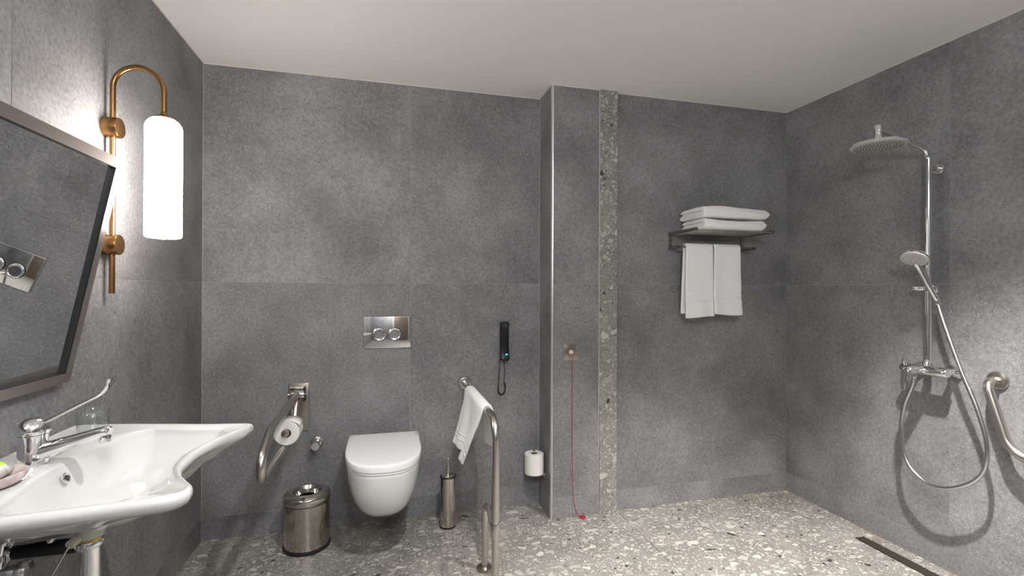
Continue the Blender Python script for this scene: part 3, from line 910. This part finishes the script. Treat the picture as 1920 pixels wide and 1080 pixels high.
def build_brush():
    x, y, r = 0.334, 2.665, 0.0425
    t = thing('toilet_brush', (x, y, 0), 'polished steel toilet brush holder standing on the floor beside the toilet', 'toilet brush')
    MB().lathe([(0.0, 0), (r + 0.001, 0), (r + 0.002, 0.003), (r + 0.001, 0.009), (0.0, 0.009)], (x, y, 0), (0, 0, 1), 48).build('base_ring', 'rubber', t)
    MB().lathe([(0.0, 0.008), (r, 0.008), (r, 0.272), (0.0, 0.272)], (x, y, 0), (0, 0, 1), 48).build('holder', 'bin_steel', t)
    MB().lathe([(0.0, 0.270), (r + 0.001, 0.270), (r + 0.0015, 0.274), (r - 0.001, 0.278), (0.0, 0.278)], (x, y, 0), (0, 0, 1), 48).build('rim', 'rubber', t)
    MB().lathe([(0.0, 0.276), (r - 0.004, 0.277), (r - 0.012, 0.286), (0.010, 0.289), (0.0, 0.289)], (x, y, 0), (0, 0, 1), 48).build('lid', 'chrome_soft', t)
    MB().lathe([(0.0, 0.285), (0.0085, 0.285), (0.0085, 0.372), (0.006, 0.376), (0.0, 0.377)], (x, y, 0), (0, 0, 1), 24).build('handle', 'steel', t)
build_brush()

# ------------------------------------------------------------------ standing grab rail with hand towel
def build_stand_rail():
    x = 0.448; zt = 0.749; r = 0.0168
    t = thing('floor_mounted_grab_rail', (x, 1.985, 0), 'brushed steel grab rail running from back wall down to a floor post', 'grab rail')
    MB().lathe([(0.0, 0), (0.040, 0), (0.040, 0.004), (0.036, 0.010), (0.022, 0.013), (0.0, 0.013)], (x, YB, zt), (0, -1, 0), 40).build('wall_flange', 'steel', t)
    MB().tube(fillet([(x, YB - 0.008, zt), (x, 1.985, zt), (x, 1.985, 0.30)], 0.085, 14), r, 22).build('rail_tube', 'steel', t)
    MB().cyl((x, 1.985, 0.262), (x, 1.985, 0.325), r + 0.003, 28, 0.001).build('collar', 'steel', t)
    MB().cyl((x, 1.985, 0.004), (x, 1.985, 0.275), r - 0.001, 24).build('post', 'steel', t)
    MB().lathe([(0.0, 0), (0.040, 0), (0.040, 0.005), (0.036, 0.010), (0.020, 0.013), (0.0, 0.013)], (x, 1.985, 0), (0, 0, 1), 40).build('floor_flange', 'steel', t)
    arch = fillet([(x, 1.99, 0.285), (x, 2.105, 0.330), (x, 2.205, 0.300), (x, 2.212, 0.004)], [0.05, 0.055], 12)
    MB().tube(arch, 0.0150, 20).build('stabiliser_tube', 'steel', t)
    MB().lathe([(0.0, 0), (0.036, 0), (0.037, 0.006), (0.034, 0.013), (0.020, 0.017), (0.0, 0.017)], (x, 2.212, 0), (0, 0, 1), 40).build('stabiliser_flange', 'steel_dark', t)

    # hand towel thrown over the rail
    nS, nT = 44, 36
    L_left, L_right, rr = 0.305, 0.225, r + 0.006
    pts = []
    for i in range(nS + 1):
        s_ = -L_left + (L_left + L_right + PI * rr) * i / nS     # 0 .. over the top
        row = []
        for j in range(nT + 1):
            k = j / nT
            if s_ < 0:
                q = -s_ / L_left
                y0 = 2.16 + 0.185 * q ** 1.1; y1 = 2.640 + 0.015 * q
                fold = 0.017 * math.sin(k * 9.0 + 0.6) * q ** 0.7 + 0.007 * math.sin(k * 19 + q * 3) * q
                px_, pz = x - rr - 0.052 * q ** 1.3 - fold, zt + s_ * (0.99 - 0.10 * (k - 0.12) * q)
                py = y0 + (y1 - y0) * k
            elif s_ <= PI * rr:
                a = PI - s_ / rr
                py = 2.16 + (2.640 - 2.16) * k - 0.06 * (s_ / (PI * rr)) * k
                px_, pz = x + rr * math.cos(a), zt + rr * math.sin(a)
            else:
                q = (s_ - PI * rr) / L_right
                y0 = 2.16 + 0.10 * q; y1 = 2.58 - 0.02 * q
                fold = 0.009 * math.sin(k * 8.0 + 1.0) * q
                px_, pz = x + rr + 0.030 * q + fold, zt - L_right * q * (0.95 + 0.10 * k)
                py = y0 + (y1 - y0) * k
            nz = noise.noise(Vector((px_ * 14, py * 14, pz * 14))) * 0.004 * min(1, abs(s_) * 8)
            row.append(Vector((px_ + nz, py, pz)))
        pts.append(row)
    ht = MB().grid(pts).build('hand_towel', 'towel', angle=80)
    sm = ht.modifiers.new('thickness', 'SOLIDIFY'); sm.thickness = 0.0115; sm.offset = 0.0
    sb = ht.modifiers.new('soften', 'SUBSURF'); sb.levels = 1; sb.render_levels = 1
    # woven border bands near the hem
    tag(ht, 'white hand towel draped over the floor mounted grab rail', 'towel')
    for dd in (0.70, 0.80):
        band = []
        for w_ in (dd, dd + 0.025):
            i = int(round((1 - w_) * L_left / (L_left + L_right + PI * rr) * nS)); i = max(0, i)
            fi = (1 - w_) * L_left / (L_left + L_right + PI * rr) * nS
            i0 = int(fi); fr = fi - i0
            band.append([pts[i0][j] * (1 - fr) + pts[min(i0 + 1, nS)][j] * fr + Vector((-0.0052, 0, 0)) for j in range(nT + 1)])
        b = MB().grid(band).build('border_band', 'towel', ht)
        q = b.modifiers.new('thickness', 'SOLIDIFY'); q.thickness = 0.003; q.offset = 0
build_stand_rail()

# ------------------------------------------------------------------ wall phone
def build_phone():
    x0, x1 = 0.650, 0.712; z0, z1 = 0.878, 1.108; xm = (x0 + x1) / 2
    t = thing('wall_telephone', (xm, YB, z0), 'slim black wall telephone handset with curled cord', 'telephone')
    MB().box((x0 + 0.006, YB - 0.022, z0 + 0.006), (x1 - 0.002, YB, z1 - 0.004), 0.005, 3).build('base', 'black', t)
    # curved handset: thicker at both ends, slim grip between
    rings = []
    for i in range(25):
        k = i / 24; z = z0 + (z1 - z0) * k
        grip = math.sin(PI * k)
        yo = YB - 0.050 + 0.012 * grip - (0.006 if k < .12 or k > .88 else 0)
        hw = 0.0275 - 0.0022 * grip
        xo = xm - 0.002 - 0.004 * (k - .5) + 0.002 * grip
        e = min(1, min(k, 1 - k) * 18 + 0.55)
        dep = 0.014
        ring = []
        for j in range(20):
            a = 2 * PI * j / 20
            c, s_ = math.cos(a), math.sin(a)
            ring.append(Vector((xo + hw * e * math.copysign(abs(c) ** 0.45, c), yo + 0.012 + dep * math.copysign(abs(s_) ** 0.6, s_), z)))
        rings.append(ring)
    MB().loft(rings).build('handset', 'black', t, angle=50)
    MB().box((xm + 0.001, YB - 0.0575, z0 + 0.036), (xm + 0.012, YB - 0.050, z0 + 0.0395), 0.001, 1).build('indicator_light', 'led', t)
    cord = spline([(x0 + 0.002, YB - 0.036, z0 + 0.012), (x0 + 0.000, YB - 0.030, z0 - 0.06), (x0 - 0.004, YB - 0.024, z0 - 0.14), (x0 - 0.003, YB - 0.022, z0 - 0.185), (x0 + 0.014, YB - 0.022, z0 - 0.203), (x0 + 0.032, YB - 0.022, z0 - 0.190), (x0 + 0.038, YB - 0.022, z0 - 0.160), (x0 + 0.030, YB - 0.022, z0 - 0.130)], 26)
    # coiled cord: helix wound round the hanging loop
    path = []
    m = len(cord); turns = 62
    for i in range(m * 5):
        f = i / (m * 5 - 1) * (m - 1); a = int(min(f, m - 2)); fr = f - a
        p = cord[a] * (1 - fr) + cord[a + 1] * fr
        d = (cord[a + 1] - cord[a]).normalized(); s_ = Vector((0, 1, 0)); n_ = d.cross(s_).normalized()
        an = 2 * PI * turns * i / (m * 5 - 1)
        path.append(p + (n_ * math.cos(an) + s_ * math.sin(an)) * 0.0036)
    MB().tube(path, 0.0015, 6).build('coiled_cord', 'black', t)
    MB().tube(spline([(x0 + 0.030, YB - 0.022, z0 - 0.130), (x0 + 0.036, YB - 0.016, z0 - 0.08), (x0 + 0.034, YB - 0.012, z0 - 0.02), (x0 + 0.034, YB - 0.010, z0 + 0.012)], 8), 0.0018, 8).build('straight_cord', 'black', t)
build_phone()

# ------------------------------------------------------------------ spare roll holder on the column side
def build_spare_roll():
    y = 2.700; xr_ = 0.8385
    t = thing('spare_roll_holder', (XC0, y, 0.215), 'short steel spare roll holder on the side of the wall column', 'roll holder')
    MB().lathe([(0.0, 0), (0.020, 0), (0.020, 0.005), (0.015, 0.009), (0.0, 0.009)], (XC0, y, 0.215), (-1, 0, 0), 32).build('wall_rosette', 'steel', t)
    MB().tube(fillet([(XC0 - 0.006, y, 0.215), (xr_, y, 0.215), (xr_, y, 0.362)], 0.012, 6), 0.0075, 16).build('spindle', 'steel', t)
    MB().lathe([(0.0, 0), (0.014, 0), (0.015, 0.003), (0.014, 0.006), (0.0, 0.006)], (xr_, y, 0.2245), (0, 0, 1), 24).build('rest', 'steel', t)
    roll((xr_, y, 0.2315), (0, 0, 1), 0.0555, 0.115, 'spare toilet paper roll standing on the short holder by the column')
build_spare_roll()

# ------------------------------------------------------------------ emergency cord
def build_cord():
    t = thing('emergency_pull_cord', (1.026, YC, 0.895), 'red emergency pull cord hanging from a small steel plate', 'pull cord')
    MB().box((0.981, YC - 0.003, 0.895), (1.072, YC, 0.984), 0.001).build('plate', 'steel_dark', t)
    for x in (0.993, 1.060):
        for z in (0.907, 0.972):
            MB().lathe([(0.0, 0), (0.0045, 0), (0.004, 0.0018), (0.0, 0.0024)], (x, YC - 0.003, z), (0, -1, 0), 16).build('screw', 'chrome', t)
    MB().lathe([(0.0, 0), (0.012, 0), (0.012, 0.004), (0.007, 0.006), (0.006, 0.020), (0.0, 0.022)], (1.024, YC - 0.003, 0.941), (0, -1, -0.15), 24).build('cord_outlet', 'white_plastic', t)
    yy = YC - 0.024
    path = spline([(1.024, yy, 0.938), (1.0255, yy + 0.004, 0.80), (1.026, yy + 0.006, 0.55), (1.029, yy + 0.007, 0.30), (1.033, yy + 0.007, 0.16), (1.042, yy + 0.006, 0.075), (1.056, yy + 0.002, 0.025), (1.074, yy - 0.002, 0.0070)], 8)
    MB().tube(path, 0.0019, 8).build('cord', 'red', t)
    MB().torus((1.089, yy - 0.004, 0.0052), (0, 0, 1), 0.0135, 0.0048, 32, 12).build('pull_ring', 'red', t)
build_cord()

# ------------------------------------------------------------------ towel rack and towels
def build_rack():
    xa, xb = 1.668, 2.180; zs = 1.638; zh = 1.552; yh = 2.508
    t = thing('towel_rack', (xa, YS, zh), 'bronzed metal wall towel rack with shelf and hanging bar', 'towel rack')
    for x in (xa, xb):
        MB().box((x - 0.009, YS - 0.010, zh - 0.012), (x + 0.009, YS, zs + 0.014), 0.002).build('wall_bracket', 'rack_metal', t)
        MB().tube([(x, YS - 0.005, zs), (x, 2.362, zs)], 0.0095, 20).build('shelf_arm', 'rack_metal', t)
        MB().cyl((x, 2.366, zs), (x, 2.352, zs), 0.0112, 20, 0.002).build('end_cap', 'rack_metal', t)
        MB().tube([(x, YS - 0.005, zh), (x, yh - 0.014, zh)], 0.0095, 20).build('bar_arm', 'rack_metal', t)
    for y in (2.575, 2.525, 2.475, 2.425, 2.378):
        MB().cyl((xa, y, zs - 0.001), (xb, y, zs - 0.001), 0.0048, 14).build('shelf_rod', 'chrome_soft', t)
    MB().cyl((xa, yh, zh), (xb, yh, zh), 0.0058, 16).build('hanging_bar', 'rack_metal', t)

    # folded bath towels: nested folds with the fold to the room
    def folded(z0, h, x0, x1, yf, yb, label, seed):
        mb = MB()
        t_ = h / 4.0; NX = 42
        def ushape(hh, th, yfront, yback):
            # centreline of a U lying on its side: lower leg from the back, round the front, upper leg to the back
            r = (hh - th) / 2; c = []
            for i in range(9): c.append((yback + (yfront + r - yback) * i / 8, -r))
            for i in range(1, 10):
                a = -PI / 2 - PI * i / 10
                c.append((yfront + r + r * math.cos(a), r * math.sin(a)))
            for i in range(9): c.append((yfront + r + (yback - 0.012 - yfront - r) * i / 8, r))
            return c
        for hh, yfr, ybk, dx in ((h, yf, yb, 0.0), (h - 2 * t_ * 1.02, yf + t_ * 1.3, yb - 0.006, 0.006)):
            c = ushape(hh, t_ * 0.98, yfr, ybk); m = len(c); rings = []
            for ix in range(NX + 1):
                u_ = ix / NX; x = x0 + dx + (x1 - dx - x0 - dx) * u_
                ring_o = []; ring_i = []
                for k in range(m):
                    y, z = c[k]
                    a = c[max(k - 1, 0)]; b = c[min(k + 1, m - 1)]
                    d = Vector((b[0] - a[0], b[1] - a[1])).normalized()
                    nn = Vector((-d.y, d.x)); hw = t_ * 0.49
                    if k == 0 or k == m - 1: hw *= 0.6
                    for sgn, lst in ((1, ring_o), (-1, ring_i)):
                        lst.append((y + nn.x * hw * sgn, z + nn.y * hw * sgn))
                sec = ring_o + ring_i[::-1]
                e = min(u_, 1 - u_); edge = 1.0
                er = 0.06 if u_ > 0.5 else 0.012
                if e < er: edge = 0.55 + 0.45 * math.sqrt(1 - (1 - e / er) ** 2)
                out = []
                for y, z in sec:
                    p = Vector((x * 9 + seed, y * 9, z * 9))
                    nz = noise.noise(p) * 0.004 + noise.noise(p * 2.7) * 0.0018
                    sagz = 0.006 * math.sin(u_ * 5.3 + seed) * (0.5 + z / h)
                    yy = (y - yf) * 1.0 + yf + (0.014 * (u_ - 0.5) ** 2 * 4 if y < yf + .05 else 0)
                    zz = z0 + h / 2 + (z * edge) + (nz + sagz if z > -h * 0.3 else nz * 0.2)
                    out.append(Vector((x + nz, yy + nz, max(zz, z0))))
                rings.append(out)
            mb.loft(rings)
        o = mb.build('folded_bath_towel', 'towel', angle=75)
        tag(o, label, 'towel', 'folded towels on the rack shelf')
        return o
    folded(zs + 0.0055, 0.058, 1.735, 2.150, 2.362, 2.598, 'folded white bath towel lying directly on the rack shelf, under the other', 2.1)
    folded(zs + 0.0715, 0.062, 1.728, 2.168, 2.358, 2.602, 'folded white bath towel lying on top of the other on the rack', 6.4)

    # towels hanging from the lower bar
    def hanging(x0, x1, drop, back, label, seed):
        NX, r = 22, 0.0136
        prof = []
        nf = 40
        for i in range(nf + 1):
            prof.append(('f', i / nf))
        rows = []
        for i in range(22): rows.append(('b', 1 - i / 22))
        for i in range(9): rows.append(('t', i / 8))
        for i in range(1, 43): rows.append(('f', i / 42))
        pts = []
        for kind, q in rows:
            row = []
            for j in range(NX + 1):
                u_ = j / NX; x = x0 + (x1 - x0) * u_
                if kind == 'b':
                    y = yh + r + 0.006 * q; z = zh - back * q; x -= 0.012 * q
                elif kind == 't':
                    a = PI * q
                    y = yh + r * math.cos(a); z = zh + r * math.sin(a)
                else:
                    y = yh - r - 0.012 * q + 0.004 * math.sin(q * 3); z = zh - drop * q * (1 + 0.012 * math.sin(u_ * 4 + seed))
                    x += (u_ - 0.5) * 0.012 * q
                    if 0.655 < q < 0.775: y += 0.0042
                    if 0.69 < q < 0.735: y -= 0.0030
                p = Vector((x * 12 + seed, z * 5, 0.0))
                y += noise.noise(p) * 0.0045 * (q if kind == 'f' else 0.1) + 0.003 * math.sin(u_ * 7 + seed) * (q if kind == 'f' else 0)
                x += noise.noise(p * 1.6) * 0.003 * q
                row.append(Vector((x, y, z)))
            pts.append(row)
        o = MB().grid(pts).build('hanging_towel', 'towel', angle=80)
        sm = o.modifiers.new('thickness', 'SOLIDIFY'); sm.thickness = 0.0140; sm.offset = 0.0
        b = o.modifiers.new('round', 'BEVEL'); b.width = 0.005; b.segments = 2; b.limit_method = 'ANGLE'; b.angle_limit = math.radians(50)
        tag(o, label, 'towel', 'white towels hanging under the rack')
    hanging(1.700, 1.880, 0.415, 0.395, 'white towel hanging from the rack bar at the end nearer the terrazzo strip', 1.3)
    hanging(1.890, 2.072, 0.402, 0.380, 'white towel hanging from the rack bar at the end nearer the shower', 4.9)
build_rack()

# ------------------------------------------------------------------ shower
def build_shower():
    x, y = 2.457, 1.709
    t = thing('shower_column', (XR, y, 0.92), 'chrome shower column with round overhead rain shower and mixer', 'shower')
    MB().tube(fillet([(x, y, 0.945), (x, y, 1.958), (2.165, y, 2.028)], 0.062, 14), 0.0138, 22).build('riser_pipe', 'chrome', t)
    # wall support
    MB().lathe([(0.0, 0), (0.027, 0.0), (0.027, 0.010), (0.024, 0.014), (0.0, 0.014)], (XR, y, 1.873), (-1, 0, 0), 40).build('wall_support', 'chrome', t)
    MB().cyl((XR - 0.010, y, 1.873), (x, y, 1.873), 0.0125, 24).build('support_arm', 'chrome', t)
    # overhead shower
    hx, hy, hz = 2.155, y, 1.948
    MB().lathe([(0.0, 0.052), (0.012, 0.052), (0.0165, 0.056), (0.0165, 0.094), (0.014, 0.098), (0.0, 0.098)], (hx, hy, hz), (0, 0, 1), 28).build('head_joint', 'chrome', t)
    h = MB().lathe([(0.104, 0.006), (0.112, 0.009), (0.110, 0.014), (0.085, 0.022), (0.045, 0.031), (0.020, 0.036), (0.016, 0.054), (0.0, 0.055), ], (hx, hy, hz), (0, 0, 1), 64, True, True).build('rain_head', 'chrome', t)
    MB().lathe([(0.0, 0.0), (0.098, 0.001), (0.109, 0.004), (0.110, 0.0075), (0.104, 0.0085), (0.0, 0.0085)], (hx, hy, hz), (0, 0, 1), 64).build('spray_face', 'nozzle_face', h)
    mb = MB()
    for ri in range(1, 9):
        R = 0.0112 * ri; c = 6 * ri
        for k in range(c):
            a = 2 * PI * k / c + ri * 0.3
            mb.lathe([(0.0026, 0.0012), (0.0017, -0.0026), (0.0, -0.0026)], (hx + R * math.cos(a), hy + R * math.sin(a), hz), (0, 0, 1), 6, False, False)
    nz = mb.build('nozzles', 'nozzle', h)
    nz['kind'] = 'stuff'
    # mixer
    zc = 0.928
    for yy in (1.636, 1.786):
        MB().lathe([(0.0, 0), (0.034, 0.0), (0.033, 0.008), (0.022, 0.026), (0.0165, 0.034), (0.0, 0.034)], (XR, yy, zc), (-1, 0, 0), 40).build('wall_rosette', 'chrome', t)
        MB().cyl((XR - 0.03, yy, zc), (2.430, yy, zc), 0.0150, 28).build('connector', 'chrome', t)
    MB().lathe([(0.0, 0), (0.019, 0.0), (0.0215, 0.004), (0.0225, 0.05), (0.0225, 0.15), (0.0215, 0.196), (0.019, 0.20), (0.0, 0.20)], (2.435, 1.611, zc), (0, 1, 0), 36).build('mixer_body', 'chrome', t)
    MB().cyl((2.442, y, zc + 0.012), (2.455, y, zc + 0.045), 0.0165, 28, 0.002).build('riser_socket', 'chrome', t)
    MB().cyl((2.420, 1.716, zc), (2.352, 1.722, zc + 0.004), 0.0225, 32, 0.003).build('cartridge', 'chrome', t)
    lv = [(2.356, 1.722, zc + 0.018), (2.342, 1.723, zc + 0.006), (2.335, 1.724, zc - 0.040), (2.331, 1.725, zc - 0.088)]
    pts = spline(lv, 6); rings = []
    for i, p in enumerate(pts):
        k = i / (len(pts) - 1); hw = 0.024 - 0.008 * k; hh = 0.008 - 0.003 * k
        d = (pts[min(i + 1, len(pts) - 1)] - pts[max(i - 1, 0)]).normalized(); s_ = Vector((0, 1, 0)); n_ = d.cross(s_).normalized()
        rings.append([p + s_ * hw * math.cos(2 * PI * j / 18) + n_ * hh * math.sin(2 * PI * j / 18) for j in range(18)])
    MB().loft(rings).build('mixer_lever', 'chrome', t)
    MB().cyl((2.405, 1.775, zc + 0.016), (2.398, 1.776, zc + 0.048), 0.0085, 20, 0.002).build('diverter_knob', 'chrome', t)
    MB().cyl((2.432, 1.752, zc - 0.012), (2.430, 1.752, zc - 0.044), 0.0105, 20, 0.001).build('hose_outlet', 'chrome', t)
    # slider
    zs = 1.309
    MB().cyl((x, y, zs - 0.018), (x, y, zs + 0.018), 0.0185, 28, 0.003).build('slider', 'chrome', t)
    MB().cyl((x - 0.004, y + 0.012, zs), (x - 0.020, y + 0.056, zs + 0.002), 0.0125, 24, 0.003).build('slider_knob', 'chrome', t)
    MB().cyl((x, y, zs), (2.415, 1.662, zs - 0.002), 0.0115, 20).build('slider_arm', 'chrome', t)
    MB().cyl((2.426, 1.660, zs - 0.018), (2.414, 1.662, zs + 0.016), 0.0165, 24, 0.003).build('hand_shower_cradle', 'chrome', t)

    # hand shower with hose
    s = thing('hand_shower', (2.420, 1.661, 1.28), 'chrome hand shower with pale spray face and long looping hose', 'hand shower')
    b0 = Vector((2.428, 1.655, 1.262)); b1 = Vector((2.352, 1.690, 1.428))
    hp = spline([b0, b0 * 0.6 + b1 * 0.4, b0 * 0.22 + b1 * 0.78 + Vector((0.003, 0, 0)), b1], 6)
    rad = [0.0120 + 0.004 * (i / (len(hp) - 1)) for i in range(len(hp))]
    MB().tube(hp, rad, 20).build('handle', 'chrome', s)
    hc = Vector((2.318, 1.672, 1.445))
    ax = Vector((-0.55, -0.15, -0.82)).normalized()      # spray direction
    hd = MB().lathe([(0.0, -0.030), (0.020, -0.029), (0.042, -0.020), (0.053, -0.008), (0.0535, 0.002), (0.050, 0.004), (0.0, 0.004)], hc, ax, 48).build('head', 'chrome', s)
    MB().lathe([(0.0, 0.0075), (0.044, 0.0070), (0.050, 0.0055), (0.0505, 0.003), (0.0, 0.003)], hc, ax, 48).build('spray_face', 'nozzle_face', hd)
    u = ax.cross(Vector((0, 0, 1))).normalized(); v = ax.cross(u)
    mb = MB()
    for ri in range(1, 5):
        for k in range(6 * ri):
            a = 2 * PI * k / (6 * ri) + ri * 0.4
            p = hc + ax * 0.0072 + (u * math.cos(a) + v * math.sin(a)) * 0.0095 * ri
            mb.lathe([(0.0018, -0.001), (0.0012, 0.0022), (0.0, 0.0022)], p, ax, 6, False, False)
    n2 = mb.build('nozzles', 'nozzle', hd); n2['kind'] = 'stuff'
    hose = spline([(2.430, 1.654, 1.255), (2.432, 1.628, 1.16), (2.430, 1.561, 0.961), (2.428, 1.494, 0.790), (2.424, 1.458, 0.640), (2.420, 1.480, 0.520),
                   (2.418, 1.575, 0.434), (2.418, 1.680, 0.410), (2.420, 1.775, 0.478), (2.424, 1.806, 0.610), (2.428, 1.795, 0.74), (2.430, 1.762, 0.840), (2.430, 1.752, 0.892)], 14)
    MB().tube(hose, 0.0088, 14).build('hose', 'hose', s)
    MB().cyl((2.4275, 1.6555, 1.266), (2.4305, 1.651, 1.235), 0.0115, 20, 0.002).build('hose_nut', 'chrome', s)
def hose_mat():
    m, nt, b = new_mat('silver_hose')
    b.inputs['Base Color'].default_value = (0.62, 0.62, 0.64, 1)
    b.inputs['Metallic'].default_value = 1.0
    b.inputs['Roughness'].default_value = 0.22
    return m
M['hose'] = hose_mat()
build_shower()

def build_wall_rail():
    y, z = 1.481, 0.917
    t = thing('angled_grab_rail', (XR, y, z), 'brushed steel angled grab rail on the shower wall beside the hose', 'grab rail')
    MB().lathe([(0.0, 0), (0.040, 0), (0.040, 0.005), (0.036, 0.011), (0.024, 0.014), (0.0, 0.014)], (XR, y, z), (-1, 0, 0), 40).build('wall_flange', 'steel', t)
    path = fillet([(XR - 0.010, y, z), (2.452, y, z), (2.452, 1.398, 0.640), (2.452, 1.02, 0.600), (XR - 0.010, 1.02, 0.600)], [0.045, 0.10, 0.045], 12)
    MB().tube(path, 0.0180, 22).build('rail_tube', 'steel', t)
    MB().lathe([(0.0, 0), (0.040, 0), (0.040, 0.005), (0.036, 0.011), (0.024, 0.014), (0.0, 0.014)], (XR, 1.02, 0.600), (-1, 0, 0), 40).build('wall_flange', 'steel', t)
build_wall_rail()

def build_drain():
    t = thing('linear_floor_drain', (2.418, 1.27, -0.03), 'long narrow steel linear floor drain along the shower wall', 'floor drain')
    MB().box((2.3845, 0.522, -0.030), (2.4515, 2.0175, -0.026)).build('channel', 'dark', t, smooth=False)
    MB().box((2.395, 0.53, -0.006), (2.4495, 2.0165, -0.0012), 0.0006, 1).build('cover_plate', 'drain_plate', t, smooth=False)
    for k in range(19):
        y = 0.60 + k * 0.078
        MB().box((2.3850, y - 0.004, -0.012), (2.3955, y + 0.004, -0.0035)).build('spacer', 'steel_dark', t, smooth=False)
    for k in range(4):
        MB().box((2.405, 0.56 + k * 0.47, -0.0262), (2.44, 0.575 + k * 0.47, -0.006)).build('support_foot', 'steel_dark', t, smooth=False)
M['drain_plate'] = brushed('drain_plate_steel', (0.22, 0.20, 0.17), 0.38, (200, 4, 4))
build_drain()
